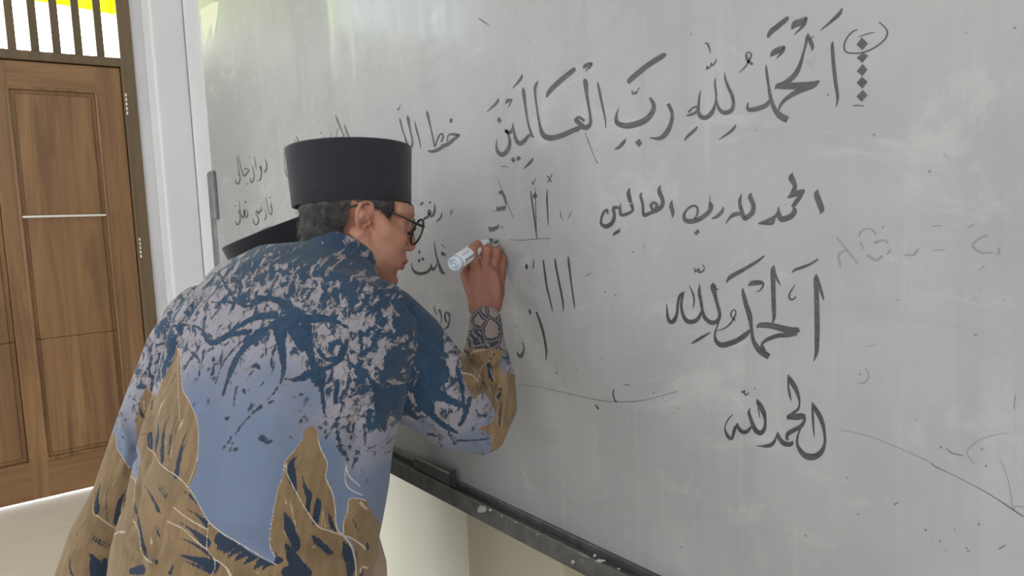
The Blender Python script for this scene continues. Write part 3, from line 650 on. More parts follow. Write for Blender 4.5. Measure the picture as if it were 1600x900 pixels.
def songkok(name, base, up, fwd, height, r0, r1, parent):
    """tall oval velvet cap: flared wall, rolled upper rim, sunken pinched crown; hollow below"""
    u = _n(up); f = _n(np.array(fwd) - u*(np.array(fwd) @ u)); r = np.cross(f, u); base = np.array(base)
    prof = [(0.0, 0.94, 0.02), (0.0, 0.985, 0.0), (0.004, 1.0, 0), (0.25, 1.0, 0), (0.5, 1.0, 0), (0.75, 1.0, 0), (0.955, 1.0, 0), (0.985, 0.992, 0), (1.0, 0.972, 0), (1.0, 0.93, 0)]
    n = 72; rings = []
    inner = []
    for t in (0.85, 0.4, 0.02): inner.append([base + u*height*t + (r*(r0[0]-.006)*math.cos(2*math.pi*k/n) + f*(r0[1]-.006)*math.sin(2*math.pi*k/n)) for k in range(n)])
    rings += inner
    for t, s, _ in prof[1:]:
        a = (r0[0] + (r1[0]-r0[0])*t)*s; b = (r0[1] + (r1[1]-r0[1])*t)*s
        rings.append([base + u*height*t + r*a*math.cos(2*math.pi*k/n) + f*b*math.sin(2*math.pi*k/n) for k in range(n)])
    for s, dz in ((0.86, -.006), (0.6, -.008), (0.3, -.004), (0.06, 0.0)):
        rings.append([base + u*(height + dz + .006*math.exp(-(math.cos(2*math.pi*k/n)*s/.18)**2)*(s < .9)) + r*r1[0]*s*math.cos(2*math.pi*k/n) + f*r1[1]*s*math.sin(2*math.pi*k/n) for k in range(n)])
    ms = Mesh(); ms.loft(rings)
    o = ms.obj(name, velvet, parent, True); return o

def foot_shapes(ms, ankle, fwd):
    f = _n(fwd); r = np.cross(f, [0, 0, 1]); a = np.array(ankle)
    ms.tube([a, a*[1, 1, 0] + [0, 0, .045] - f*.02, a*[1, 1, 0] + [0, 0, .034] + f*.08, a*[1, 1, 0] + [0, 0, .022] + f*.16], [.042, .036, .034, .021], 16)
    ms.ell(a*[1, 1, 0] + [0, 0, .02] + f*.13, (r, f, np.array([0, 0, 1.])), (.046, .07, .019))

def finger(ms, pts, r0):
    k = len(pts); ms.tube(pts, [r0*(1 - .10*i) for i in range(k)], 14)
# ------------------------------------------------------------------ the man writing
man = empty('person', (-1.02, 0.22, 0))
tag(man, 'man in a black cap, glasses and blue and brown batik shirt writing on the board', 'person')

FH = np.array([0.329, 0.938, 0.0])                  # direction he looks
h1 = Frame(at(561, 341, 1.38), FH + np.array([0, 0, -0.30]), (0, 0, 1))
neck1 = at(520, 432, 1.335)
# torso frame: lateral axis (to his right) and sections of the shirt
LAT = MW @ _n([0.875, 0.10, -0.47])
VIEW = MW @ np.array([0, 0, 1.0])
sections = [  # py, px left, px right, depth of axis, half thickness, roundness
    (398, 492, 585, 1.350, .050, 2.0), (418, 430, 618, 1.335, .062, 2.0), (440, 362, 646, 1.322, .085, 2.1), (470, 300, 664, 1.300, .108, 2.3),
    (520, 262, 654, 1.268, .128, 2.4), (580, 246, 640, 1.232, .135, 2.4), (640, 240, 622, 1.196, .135, 2.4), (700, 220, 607, 1.162, .136, 2.3),
    (760, 214, 598, 1.130, .142, 2.3), (810, 206, 586, 1.105, .150, 2.3), (860, 200, 573, 1.085, .158, 2.3), (930, 198, 562, 1.070, .165, 2.3), (1000, 190, 562, 1.065, .170, 2.3), (1060, 186, 566, 1.066, .172, 2.3)]
ctr = [0.5*(at(a, y, d) + at(b, y, d)) for y, a, b, d, t, k in sections]
def torso_rings(shrink=0.0, upto=None):
    rings = []
    for i, (y, a, b, d, t, k) in enumerate(sections):
        ax = _n(ctr[min(i+1, len(ctr)-1)] - ctr[max(i-1, 0)])
        lat = _n(LAT - ax*(LAT @ ax)); dep = np.cross(ax, lat)
        half = 0.5*(b-a)*d/FOC/ (0.93)
        rings.append(rot_ring(ctr[i], lat, dep, half*(1-shrink), t*(1-shrink), 48, k))
    return rings
shR = at(606, 540, 1.262); elR = at(752, 662, 1.345); wrR = at(757, 494, 1.470)
shL = at(316, 515, 1.365); elL = at(206, 760, 1.300); wrL = at(152, 945, 1.215)
TORSO_DEP = np.cross(_n(ctr[6]-ctr[4]), LAT)

capb = at(551, 322, 1.385); CAPU = np.array([-0.12, 0.06, 1.0])
def into_cap(me, base, up, fwd, ra, rb, frac, top=.088):
    u = _n(up); f = _n(fwd - u*(fwd @ u)); r = np.cross(f, u); p = coords(me); d = p - base; z_ = d @ u; a, b = d @ r, d @ f
    e = np.sqrt((a/ra)**2 + (b/rb)**2); lim = frac + .3*np.clip(-z_/.012, 0, 1)
    s_ = np.where((e < 1.7) & (z_ > -.012) & (e > lim), lim/np.maximum(e, 1e-6), 1.0)
    p = p + (r[None]*a[:, None] + f[None]*b[:, None])*(s_ - 1)[:, None]
    over = np.where((e < 1.7) & (z_ > top), (z_ - top)*.92, 0.0)
    set_coords(me, p - u[None]*over[:, None])
# body: one continuous surface
b1 = Mesh()
head_shapes(b1, h1, neck1)
b1.loft([r for r in torso_rings(0.16)[1:]])
hipR = ctr[9] + LAT*.078 + np.array([0, 0, -.06]); hipL = ctr[9] - LAT*.078 + np.array([0, 0, -.06])
kneR = np.array([hipR[0]+.02, hipR[1]+.07, .44]); kneL = np.array([hipL[0]-.02, hipL[1]+.07, .44])
ankR = np.array([kneR[0]+.01, kneR[1]-.06, .09]); ankL = np.array([kneL[0]-.01, kneL[1]-.02, .09])
for hp, kn_, an in ((hipR, kneR, ankR), (hipL, kneL, ankL)):
    limb(b1, [hp, 0.5*(hp+kn_), kn_, 0.6*kn_+.4*an - [0, .02, 0], an], [.085, .07, .052, .054, .036])
    foot_shapes(b1, an, [0.25, 0.97, 0])
limb(b1, [shR, 0.5*(shR+elR), elR], [.050, .044, .040]); limb(b1, [elR, 0.55*elR+.45*wrR, 0.2*elR+.8*wrR, wrR], [.040, .037, .0275, .0255])
limb(b1, [shL, 0.5*(shL+elL), elL], [.056, .046, .040]); limb(b1, [elL, 0.55*elL+.45*wrL, wrL], [.040, .036, .026])
def at_h(px, py, d): return at(px, py, min(d, WB/ray(px, py)[1] - 0.014))
# right hand: back of the hand to the room, fingers bent forward over the marker
mcp = [at(746, 424, 1.484), at(758, 421, 1.490), at(770, 423, 1.498), at(781, 429, 1.508)]
for q, rr in zip(mcp, (.0150, .0150, .0145, .0135)): limb(b1, [wrR + (q-wrR)*.03, wrR + (q-wrR)*.5, q], [.019, .0185, rr], 14)
limb(b1, [at(748, 482, 1.475), at(744, 455, 1.476), at(747, 430, 1.486)], [.021, .018, .014], 14)
limb(b1, [at(770, 480, 1.482), at(777, 455, 1.492), at(779, 430, 1.506)], [.018, .016, .013], 14)
finger(b1, [mcp[0], at_h(740, 404, 1.474), at_h(738, 388, 1.470), at_h(746, 381, 1.492), at_h(752, 386, 1.520), at_h(757, 391, 1.535)], .0126)
finger(b1, [mcp[1], at_h(759, 404, 1.486), at_h(760, 391, 1.488), at_h(764, 386, 1.515), at_h(764, 396, 1.538), at_h(760, 402, 1.540)], .0124)
finger(b1, [mcp[2], at_h(773, 405, 1.497), at_h(775, 394, 1.502), at_h(778, 390, 1.528), at_h(775, 402, 1.545), at_h(770, 410, 1.545)], .0124)
finger(b1, [mcp[3], at_h(784, 413, 1.510), at_h(785.5, 403, 1.516), at_h(786, 399, 1.538), at_h(782, 411, 1.552), at_h(777, 418, 1.552)], .0112)
finger(b1, [at_h(750, 478, 1.482), at_h(735, 450, 1.482), at_h(728, 428, 1.494), at_h(733, 410, 1.514), at_h(743, 398, 1.530)], .0150)
b1.ell(at_h(762, 452, 1.489), (LAT, MW @ np.array([0, 1., 0]), VIEW), (.033, .050, .016))
# left hand hanging below the cuff
dl = _n(wrL - elL); sl = _n(np.cross(dl, [0.6, 0.5, 0.1])); fl = np.cross(sl, dl)
for i, off in enumerate((-.030, -.010, .010, .028)):
    k = wrL + dl*.090 + sl*off
    limb(b1, [wrL + sl*off*.5, 0.5*(wrL+k) + sl*off*.1, k], [.019, .018, .0145], 12)
    ln = (.036, .041, .038, .030)[i]
    finger(b1, [k, k + dl*ln - fl*.004, k + dl*(ln*1.6) - fl*.018, k + dl*ln*1.95 - fl*.036], .0098)
finger(b1, [wrL + dl*.02 - sl*.018, wrL + dl*.055 - sl*.052 - fl*.012, wrL + dl*.088 - sl*.062 - fl*.026, wrL + dl*.112 - sl*.058 - fl*.036], .0122)
bme = fuse(b1, 0.0019, 4)
smooth_cheeks(bme, h1)
p_ = coords(bme); q = p_ - h1.o
for s in (1, -1):                                   # hollow of the ear
    e_ = np.exp(-(((q@h1.f - .0005)/.0062)**2 + ((q@h1.u + .004)/.0105)**2)) * ((q@h1.r)*s > .066)
    e2_ = np.exp(-(((q@h1.f + .001)/.0045)**2 + ((q@h1.u - .017)/.0075)**2)) * ((q@h1.r)*s > .066)
    p_ = p_ - h1.r[None]*s*(.0065*e_ + .003*e2_)[:, None]
set_coords(bme, p_)
q = coords(bme) - wrR; up_h = _n(mcp[1] - wrR); tq = (q @ up_h)/np.linalg.norm(mcp[1] - wrR)
relax(bme, (np.linalg.norm(q, axis=1) < .13)*sstep(tq, -.35, -.1)*sstep(tq, .88, .66)*.8, 16)
co_ = coords(bme)
into_cap(bme, capb, CAPU, FH, .0875, .1085, .93); co_ = coords(bme)   # the skull fits inside the cap
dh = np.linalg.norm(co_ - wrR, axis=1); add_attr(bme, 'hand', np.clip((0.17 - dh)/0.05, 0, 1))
lc = h1(0, .104, -.0625); q = co_ - lc
lip = np.exp(-((q@h1.r/.021)**4 + (q@h1.f/.012)**4 + (q@h1.u/.0095)**4)); add_attr(bme, 'lips', lip)
body = link('body', bme, skin_m, man)

# eyes, brows
for s in (1, -1):
    e = Mesh(); e.ell(h1(.031*s, .0690, .012), h1.axes(), (.0118, .0118, .0112)); eo = e.obj('eye', eye_m, man, True)
    e = Mesh(); e.ell(h1(.031*s, .0765, .010), h1.axes(), (.0056, .0052, .0056)); e.obj('iris', iris_m, eo, True)
    bw = Mesh(); bw.tube([h1(.014*s, .090, .040), h1(.032*s, .082, .044), h1(.050*s, .066, .041)], [.0032, .0042, .0022], 10); bw.obj('eyebrow', hair_m, man, True)

# hair: shell under the cap with short strands over nape and temples
def hair(h, name, parent, cap_, sc=1.0, seed=1, strands=5200):
    rnd = random.Random(seed); ms = Mesh()
    P = lambda r, f, u: h(r*sc, f*sc, u*sc)
    ms.ell(P(0, -.018, .046), h.axes(), [.0775*sc, .094*sc, .078*sc]); ms.ell(P(0, -.034, .0), h.axes(), [.0735*sc, .076*sc, .055*sc]); ms.ell(P(0, -.044, -.034), h.axes(), [.060*sc, .057*sc, .046*sc]); ms.ell(P(0, -.046, -.060), h.axes(), [.052*sc, .046*sc, .034*sc])
    for s in (1, -1):
        ms.ell(P(.0635*s, .026, .030), h.axes(), [.0125*sc, .022*sc, .030*sc])
    me = fuse(ms, 0.0030, 4); into_cap(me, *cap_); v = coords(me); n = normals(me)
    loc = (v - h.o)/sc; r, f, u = loc@h.r, loc@h.f, loc@h.u
    bm = bmesh.new(); bm.from_mesh(me)
    keep = (((f < -.028 + .0*u) & (u > -.088 + .30*np.clip(f+.075, 0, 1) + .006*np.sin(r*90))) | ((u > .024) & (f > -.028)) | ((f > .010) & (f < .050) & (u > -.002 + .6*np.clip(f-.026, 0, 1))) | (u > .036)) 
    bm.verts.ensure_lookup_table()
    bmesh.ops.delete(bm, geom=[bm.verts[i] for i in np.nonzero(~keep)[0]], context='VERTS')
    bm.to_mesh(me); bm.free()
    v2 = coords(me); n2 = normals(me); ns = len(v2)
    set_coords(me, v2 + n2*(np.array([noise.noise(Vector(p)*160) for p in v2])[:, None]*.0016))
    V = list(map(tuple, v2)); F = [tuple(p.vertices) for p in me.polygons]
    out = Mesh(); out.v = [tuple(c) for c in coords(me)]; out.f = F
    for _ in range(strands):
        i = rnd.randrange(ns); p = v2[i]; nn = n2[i]
        l = (p - h.o)/sc
        if l@h.u > .06 or (p - cap_[0]) @ _n(cap_[1]) > -.004: continue
        down = _n(-h.u*1.0 - h.f*0.25 + nn*0.16 + h.r*rnd.uniform(-.25, .25))
        ln = rnd.uniform(.006, .013); w_ = np.cross(down, nn); w_ = _n(w_)*.0005
        a = p + nn*.0005; b = a + down*ln*.55 + nn*.0015; c = a + down*ln
        out.add([a-w_, a+w_, b+w_*.8, b-w_*.8, c], [(0, 1, 2, 3), (3, 2, 4)])
    bpy.data.meshes.remove(me)
    return out.obj(name, hair_m, parent, True)
hair(h1, 'hair', man, (capb, CAPU, FH, .0875, .1085, .955))

# cap
songkok('cap', capb, CAPU, FH, .108, (.0875, .1085), (.0925, .1155), man)

# glasses
gl = Mesh(); gobj = None
lens_l = []
def ring_pts(c, R, U, a, b, n=28): return [c + R*a*math.cos(2*math.pi*k/n) + U*b*math.sin(2*math.pi*k/n) for k in range(n)]
gfr = Mesh()
for s in (1, -1):
    R = _n(h1.r + h1.f*.12*s); U = _n(h1.u + h1.f*0.10)
    c = h1(.034*s, .104, .001)
    pts = ring_pts(c, R, U,   .0255, .0245); n = len(pts)
    nn = np.cross(R, U); rings = []
    for k in range(n):
        p = pts[k]; o = _n(p-c)
        rings.append([p + (o*math.cos(t) + nn*math.sin(t))*.0020 for t in np.linspace(0, 2*math.pi, 9)[:-1]])
    rings.append(rings[0]); gfr.loft(rings, False)
    gfr.tube([c + R*.024*s + U*.012, h1(.066*s, .096, .014), h1(.0735*s, .06, .020), h1(.0785*s, .015, .026), h1(.0785*s, -.006, .026), h1(.0765*s, -.03, .012)], [.0028, .0026, .0017, .0016, .0018, .0022], 10)
    ll = Mesh(); p2 = ring_pts(c, R, U,   .0245, .0235); ll.add(p2 + [q + nn*.0012 for q in p2], [tuple(range(n)), tuple(range(2*n-1, n-1, -1))] + [(k, (k+1) % n, n+(k+1) % n, n+k) for k in range(n)])
    lens_l.append(ll)
gfr.tube([h1(.0105, .103, .004), h1(0, .107, .008), h1(-.0105, .103, .004)], [.0019]*3, 10)
for s in (1, -1): gfr.tube([h1(.011*s, .102, .003), h1(.012*s, .095, -.005)], [.0012, .003], 8)
gobj = gfr.obj('glasses', frame_m, man, True)
for ll in lens_l: ll.obj('lens', lens_m, gobj, True)

# ------------------------------------------------------------------ shirt
sh = Mesh()
sh.loft(torso_rings(0.0))
def sleeve(ms, pts, rad): ms.tube(pts, rad, 28)
sleeve(sh, [at(585, 505, 1.275), at(622, 548, 1.270), at(670, 602, 1.292), at(718, 650, 1.318), at(750, 668, 1.338)], [.076, .084, .080, .066, .050])
sleeve(sh, [at(735, 655, 1.330), at(762, 665, 1.345), at(770, 640, 1.362), at(764, 590, 1.392), at(759, 550, 1.425), at(759, 520, 1.448), at(759, 503, 1.458)], [.048, .047, .0455, .049, .042, .0345, .0325])
sleeve(sh, [at(322, 503, 1.35), at(288, 550, 1.365), at(258, 625, 1.34), at(230, 705, 1.315), at(206, 775, 1.285), at(178, 842, 1.255), at(160, 905, 1.225), at(150, 955, 1.205)], [.070, .066, .064, .063, .062, .068, .070, .058])
sme = fuse(sh, 0.0021, 26)
P0 = at(440, 600, 1.2); EU = MW @ np.array([1.0, 0, 0]); EV = MW @ np.array([0, 1.0, 0]); K = FOC/1.2
def fabric(p): q = np.atleast_2d(p) - P0; return np.stack([440 + q@EU*K, 600 + q@EV*K], 1)
def bvh_of(me): return BVHTree.FromPolygons([v.co for v in me.vertices], [tuple(p.vertices) for p in me.polygons])
tree = bvh_of(sme)
def onshirt(px, py):
    r = ray(px, py); hit = tree.ray_cast(Vector(CAM), Vector(r).normalized())
    p = np.array(hit[0]) if hit[0] is not None else CAM + r*(1.33 if px < 300 else 1.40 if px > 650 else 1.10)
    return fabric(p)[0]
def seg_dist(Q, pts, signed_width=None):
    """distance of fabric points Q to a polyline; with widths -> distance minus local half width"""
    best = np.full(len(Q), 1e6)
    for i in range(len(pts)-1):
        a, b = pts[i][:2], pts[i+1][:2]; ab = b - a; L = ab@ab + 1e-9
        t = np.clip(((Q - a)@ab)/L, 0, 1); d = np.linalg.norm(Q - (a + t[:, None]*ab), axis=1)
        if signed_width is not None: d = d - (signed_width[i] + t*(signed_width[i+1]-signed_width[i]))/2
        best = np.minimum(best, d)
    return best
def poly_dist(Q, poly):
    d = seg_dist(Q, np.vstack([poly, poly[:1]])); inside = np.zeros(len(Q), bool); n = len(poly)
    for i in range(n):
        a, b = poly[i], poly[(i+1) % n]
        c = ((a[1] > Q[:, 1]) != (b[1] > Q[:, 1])) & (Q[:, 0] < (b[0]-a[0])*(Q[:, 1]-a[1])/(b[1]-a[1]+1e-12) + a[0]); inside ^= c
    return np.where(inside, -d, d)
PC = {'2': (200, 360, 5.0), '3': (420, 360, 5.0), '4': (200, 520, 4.5), '5': (400, 520, 4.5), '6': (560, 440, 3.104), '7': (90, 680, 4.092), '8': (340, 680, 4.089), '0': (0, 0, 1.0)}
def parse(text):
    for it in text.split(';'):
        it = it.strip()
        if not it: continue
        ox, oy, s = PC[it[0]]
        yield [(ox + float(q.split(',')[0])/s, oy + float(q.split(',')[1])/s) + tuple(float(c)/s for c in q.split(',')[2:]) for q in it[1:].split()]
def near(Q, pts, r):
    lo = pts.min(0) - r; hi = pts.max(0) + r
    return np.nonzero((Q[:, 0] > lo[0]) & (Q[:, 0] < hi[0]) & (Q[:, 1] > lo[1]) & (Q[:, 1] < hi[1]))[0]
def stroke_field(Q, text, reach=30):
    F = np.full(len(Q), float(reach))
    for pts in parse(text):
        L = smooth_line(pts, 4); U = np.array([onshirt(x, y) for x, y in L[:, :2]])
        ok = [0] + [i for i in range(1, len(U)) if np.linalg.norm(U[i]-U[i-1]) < 60]
        U = U[ok]; W_ = L[ok, 2] if L.shape[1] > 2 else np.full(len(ok), 1.0)
        if len(U) < 2: continue
        idx = near(Q, U, reach)
        if len(idx): F[idx] = np.minimum(F[idx], seg_dist(Q[idx], U, W_))
    return F
def poly_field(Q, text, reach=30):
    F = np.full(len(Q), float(reach))
    for pts in parse(text):
        L = smooth_line(pts, 4); U = np.array([onshirt(x, y) for x, y in L[:, :2]])
        idx = near(Q, U, reach)
        if len(idx): F[idx] = np.minimum(F[idx], poly_dist(Q[idx], U))
    return F

Q = fabric(coords(sme))
# folds pressed into the cloth: polyline, width, height (mm)
folds = [('0600,620 560,600 520,590', 16, -3), ('0640,600 600,610 570,640 560,690', 14, -4), ('0612,560 590,600 585,650', 12, 3), ('0255,560 238,640 230,720', 10, -4), ('0300,470 270,520 255,580', 12, 4),
         ('0330,450 290,500 270,560', 9, -3), ('0440,620 430,720 410,830', 26, 3), ('0520,640 530,740 520,860', 24, -3), ('0350,600 340,700 330,820', 26, -2), ('0590,650 580,740 560,800', 12, 3),
         ('0728,548 750,556 780,548', 5, 4), ('0728,565 755,572 785,560', 5, -4), ('0726,585 750,590 778,578', 5, 4), ('0722,602 750,606 775,600', 5, -4), ('0724,622 745,618 770,622', 6, 4), ('0745,528 770,530 786,524', 4, -3),
         ('0785,560 790,600 782,660', 6, 4), ('0770,570 774,620 768,680', 6, -4), ('0690,540 715,590 740,610', 10, -4), ('0660,600 700,640 730,650', 12, 3), ('0640,650 680,680 720,690', 10, -3),
         ('0200,860 220,870 240,860', 7, -4), ('0185,840 205,850 240,880', 7, 4), ('0110,870 140,850 170,860', 8, 3), ('0212,700 216,760 205,820', 6, -3), ('0320,840 380,850 440,880', 14, 3), ('0250,850 330,870 400,890', 12, -3), ('0445,860 520,880 570,890', 12, 3),
         ('0480,440 440,470 400,520', 20, -2), ('0560,450 600,480 640,540', 18, 2), ('0150,780 180,790 210,780', 9, -3), ('0190,650 200,700 190,740', 8, 3)]
disp = np.zeros(len(Q)); nv = normals(sme); facing = (nv @ (-VIEW)) > -0.1
for t, wd_, hh in folds:
    for pts in parse(t):
        L = smooth_line(pts, 4); U = np.array([onshirt(x, y) for x, y in L]); idx = near(Q, U, wd_*3)
        d = seg_dist(Q[idx], U); disp[idx] += hh*.0015*np.exp(-(d/wd_)**2)*facing[idx]
cs = coords(sme)
nz_ = np.array([noise.noise(Vector(p)*9) + .5*noise.noise(Vector(p)*22) for p in cs])
set_coords(sme, cs + nv*(disp + nz_*.0016)[:, None])
tree = bvh_of(sme); cs = coords(sme); Q = fabric(cs)

NAVY = '''41070,-40,110 1075,60,62 1085,150,42 1095,240,30 1085,310,20 1060,370,8 980,480,6;4960,-10,60 910,20,80 830,90,45 770,170,40 730,250,45 700,340,28 660,460,5;4840,30,14 740,120,10 660,230,9 610,370,5;
4530,0,20 560,60,20 620,70,30 700,20,34 860,-10,30;4370,95,6 440,130,10 490,180,14 505,240,10 490,340,5;4470,150,10 430,200,16 380,280,4;4510,60,8 480,140,6;4600,180,20 605,230,14 590,290,24;4765,370,6 750,430,11 748,510,4;
41060,380,4 980,475,9;4930,520,18 860,580,9 800,650,9 755,710,8;4725,740,9 660,830,4;4740,770,8 715,830,5;4875,240,18 900,225,20 925,250,14;4925,745,26 955,745,30 980,770,18 1010,765,10;4812,400,14 820,420,14;4690,600,16 705,600,14;4745,825,14 765,822,14;4990,495,14 1020,480,12;41015,250,8 1010,180,14 1040,90,16;
5340,-20,100 365,80,72 385,160,40 410,240,50 440,320,80 460,380,30 482,590,4;5640,60,22 610,130,42 580,190,40 520,240,24 430,270,40 350,300,50 270,330,16 200,322,8;5440,120,22 500,190,22 560,180,22;5620,180,8 700,240,18 790,310,22 850,400,44 900,480,90 880,600,60;
5735,0,30 740,100,12 735,220,4;5940,180,60 960,250,70 1010,255,24;5560,600,6 580,750,14 610,830,14 650,900,8;5690,640,10 670,740,12;5760,650,12 770,800,12;5570,340,20 560,480,30;5660,240,8 640,400,8 580,600,6 490,740,5;5640,470,8 700,430,10 760,430,5;5720,570,4 640,590,8 570,600,6;5560,790,6 590,830,8;5660,800,16 668,812,12;5240,735,14 255,740,10;5320,430,16 330,432,10;5540,260,10 520,330,22 480,360,16;
5800,560,40 790,640,24 800,690,8;5850,640,24 845,590,30;5900,640,30 905,690,10;
6300,40,60 330,180,110 350,330,110 330,440,70 310,540,90 330,600,70 360,650,34 420,700,30 475,732,14;6400,400,46 385,470,46 370,540,60 430,570,34 520,610,18;6110,540,30 180,520,30 260,520,30 310,550,40;6130,620,30 200,600,50 280,660,26;6480,430,20 500,500,16 510,600,16;6540,560,12 520,640,24 490,700,14;6480,770,8 560,770,6 640,760,5;6520,850,14 570,855,16;6340,740,16 360,742,16;
3-100,520,30 40,540,40 120,590,50 200,660,70 300,690,60 430,690,50 540,720,24 620,760,10;3200,660,110 190,760,90 240,840,90 270,900,80;30,760,40 60,720,60 160,690,60;
2560,0,6 850,560,20 1080,540,22 1200,560,40 1260,600,60;2650,560,6 760,560,10 900,560,20 1080,530,22;2620,860,14 700,860,30 850,760,34 1000,680,40 1150,660,60;2300,760,14 420,740,10 520,745,8 590,790,18 620,850,14;2860,540,24 880,420,26 820,380,40;2520,640,6 640,520,8 720,440,10 860,390,14;2650,690,8 720,600,14 700,570,18;2600,620,10 640,620,12'''
KHAKI = '''4340,90 365,150 370,280 385,400 430,480 480,600 495,720 490,900 470,1000 420,1090 380,1130 300,1040 220,920 160,840 165,650 200,460 260,300 320,200;
4140,350 155,410 200,440 175,560 160,700 150,770 170,900 230,960 180,960 100,900 65,760 60,600 90,470;
7570,80 620,120 660,190 760,260 840,340 900,440 965,550 1050,625 1120,665 1250,760 1400,830 1520,860 1560,1100 1000,1300 420,1300 380,900 380,700 400,500 440,370 505,285 525,180;
7370,-10 380,80 440,180 500,300 480,420 440,620 470,900 500,1300 -100,1300 -250,1000 -150,740 0,530 60,380 130,190 240,60 362,-16;
8560,-40 600,-60 640,-10 655,80 700,180 690,270 730,360 750,450 760,590 800,640 850,700 880,800 900,1000 700,1300 300,1000 370,790 335,700 345,560 380,370 420,250 430,170 490,100 540,30;
8950,418 900,405 840,410 832,480 805,560 805,640 850,660 880,760 890,1000 900,1300 1250,1300 1200,900 1120,720 1040,570 990,500;
6520,330 600,318 692,320 705,350 690,380 730,440 800,470 810,610 760,700 700,800 645,812 640,745 580,712 638,688 662,650 650,600 600,535 560,570 520,490 503,440'''
LINES = '''4340,90 365,150 370,280 385,400 430,480 480,600 495,720 490,900;4140,270 135,350 155,410 200,440;7570,75 620,120 660,190 760,260 840,340 900,440 965,550 1050,625 1160,690 1400,830;7900,-10 895,130 860,250 835,310;7370,-10 380,80 440,180 500,300;
7230,380 225,490 260,520 330,570 400,615 430,620;7965,555 955,720 1000,790 1005,850 980,900;7480,540 520,620 540,760 600,815;7700,550 800,600 900,690 960,730;7740,460 830,530 950,600;71000,790 1070,840 1100,900;
8540,20 490,100 430,170 420,250 380,370 345,560 335,700 370,780;8640,0 655,80 700,180 690,270 730,360 750,450 760,590 800,640 850,700 880,800 885,900;8435,180 450,260 510,380 560,470 640,580 710,610 800,640;8950,418 900,405 840,410 832,480 805,560 805,630;8800,640 860,660 930,710 945,730;
8820,200 815,280 840,340 930,385;8820,190 840,260 910,325;80,800 60,850 90,900;8910,880 920,840 960,850;6640,420 655,470 690,520 665,560 690,620 680,700;6580,712 600,700 640,688;6500,440 560,460 600,520;4345,90 360,560 370,620;4200,440 180,560;6530,250 560,310 540,370;6640,380 600,410 590,450;6610,470 640,530;7525,180 500,300 470,520'''
STREAK = '''7590,40 595,80 620,110 630,60 605,20;7250,330 235,470 265,510 268,420;7205,780 215,770;'''
STREAKS = '''4185,680,10 190,760,22 200,820,14;4215,640,8 210,740,24 205,800,14;4270,620,6 245,740,30 240,900,30;4350,570,4 320,660,6 300,780,8 290,900,8;4380,570,4 340,680,6 320,800,6;4430,660,4 380,790,16 360,900,36;4300,560,4 270,640,5;4345,270,4 300,360,8;480,520,10 100,580,26 130,600,8;4170,480,16 165,540,14;480,690,5 150,720,8;
7590,0,40 595,60,36 600,90,10;7640,0,20 625,70,24 635,120,8;7680,0,26 665,100,24 665,170,14;7720,0,10 712,120,12;7830,30,4 780,140,24 760,250,40;7690,200,4 730,240,12 760,285,5;
7275,300,6 255,400,26 250,490,36;7370,220,4 330,310,7 310,420,9 320,550,7;7290,230,4 265,330,5;7430,360,5 390,450,30 380,590,40;7440,340,4 410,420,8;7190,540,6 130,620,9 100,700,4;7210,650,4 280,700,8 320,715,4;7220,640,4 300,690,7 340,700,4;
7220,770,20 240,830,60 260,900,80;7300,800,30 310,900,40;7190,740,4 210,775,14;780,800,10 80,860,16 100,900,10;7540,300,3 600,390,12 640,470,20 660,500,6;7630,310,4 690,400,9;7650,310,3 700,385,6;7620,580,5 650,640,12 665,655,4;7640,580,4 670,630,8;
7490,430,8 520,560,18 545,700,20 575,790,8;7800,350,3 860,400,14 910,460,8;7850,400,4 900,430,10;7820,470,3 890,510,12 960,570,30;7780,555,3 860,610,16 950,690,50;7780,655,3 880,700,14 990,780,16;7760,760,3 900,800,30 1000,840,60;7800,800,4 900,840,14 985,880,16;71070,640,60 1040,700,30 1010,740,4;7610,795,10 640,820,14;
7470,870,30 540,860,50;7740,840,16 720,880,24;
815,660,60 40,680,70 20,740,8;8100,690,40 70,720,40 30,760,4;8160,710,40 110,740,30 60,790,4;8210,740,44 150,770,28 100,810,4;8270,750,40 210,790,30 160,830,4;8350,780,50 280,810,40 230,860,6;8390,800,40 320,830,18 260,880,4;8450,870,60 500,890,40;
8520,130,4 470,180,30 475,260,40 500,360,12;8550,150,3 500,220,6;8540,260,4 560,340,18 585,390,30 575,480,24;8630,330,4 635,410,14 640,450,34 625,560,26;8655,400,4 650,450,8;8710,500,8 730,570,22 755,615,12;8430,500,14 460,590,44 510,720,30;8440,700,10 480,790,50 560,890,60;8590,630,4 640,680,24 725,755,16;8800,680,6 840,760,44 875,860,20;8820,820,8 850,890,30;8865,535,4 885,580,8 905,625,4;8955,690,10 960,730,12;8930,860,10 920,900,14;8850,300,8 865,330,4;
6632,400,20 640,460,24;6660,350,10 640,380,8;6640,420,20 650,480,14;6690,520,18 680,560,20;6690,580,6 688,640,20 685,700,10;6700,370,8 722,390,12 705,440,14'''
WHITE = '''4330,250,3 290,340,6 240,440,3;4280,440,3 230,520,14 210,600,4;4390,610,4 370,650,16 350,690,3;4270,760,4 265,880,8;4305,700,3 300,880,8;7380,270,3 350,320,6;7590,630,4 600,690,14;7440,400,3 410,470,8 400,540,4;8430,400,3 440,440,5;8460,400,3 500,600,8 530,740,4;8640,700,3 600,720,3;8420,600,3 480,720,5;8670,480,3 690,590,5;8650,490,3 665,580,5;8910,430,14 950,470,10;8300,850,3 250,880,6;4110,480,8 115,540,8;6540,350,4 580,335,8 640,330,3;8605,205,4 570,250,5'''
navy = stroke_field(Q, NAVY); khaki = poly_field(Q, KHAKI, 40); line = stroke_field(Q, LINES, 12); streak = stroke_field(Q, STREAKS, 12); white = stroke_field(Q, WHITE, 12)
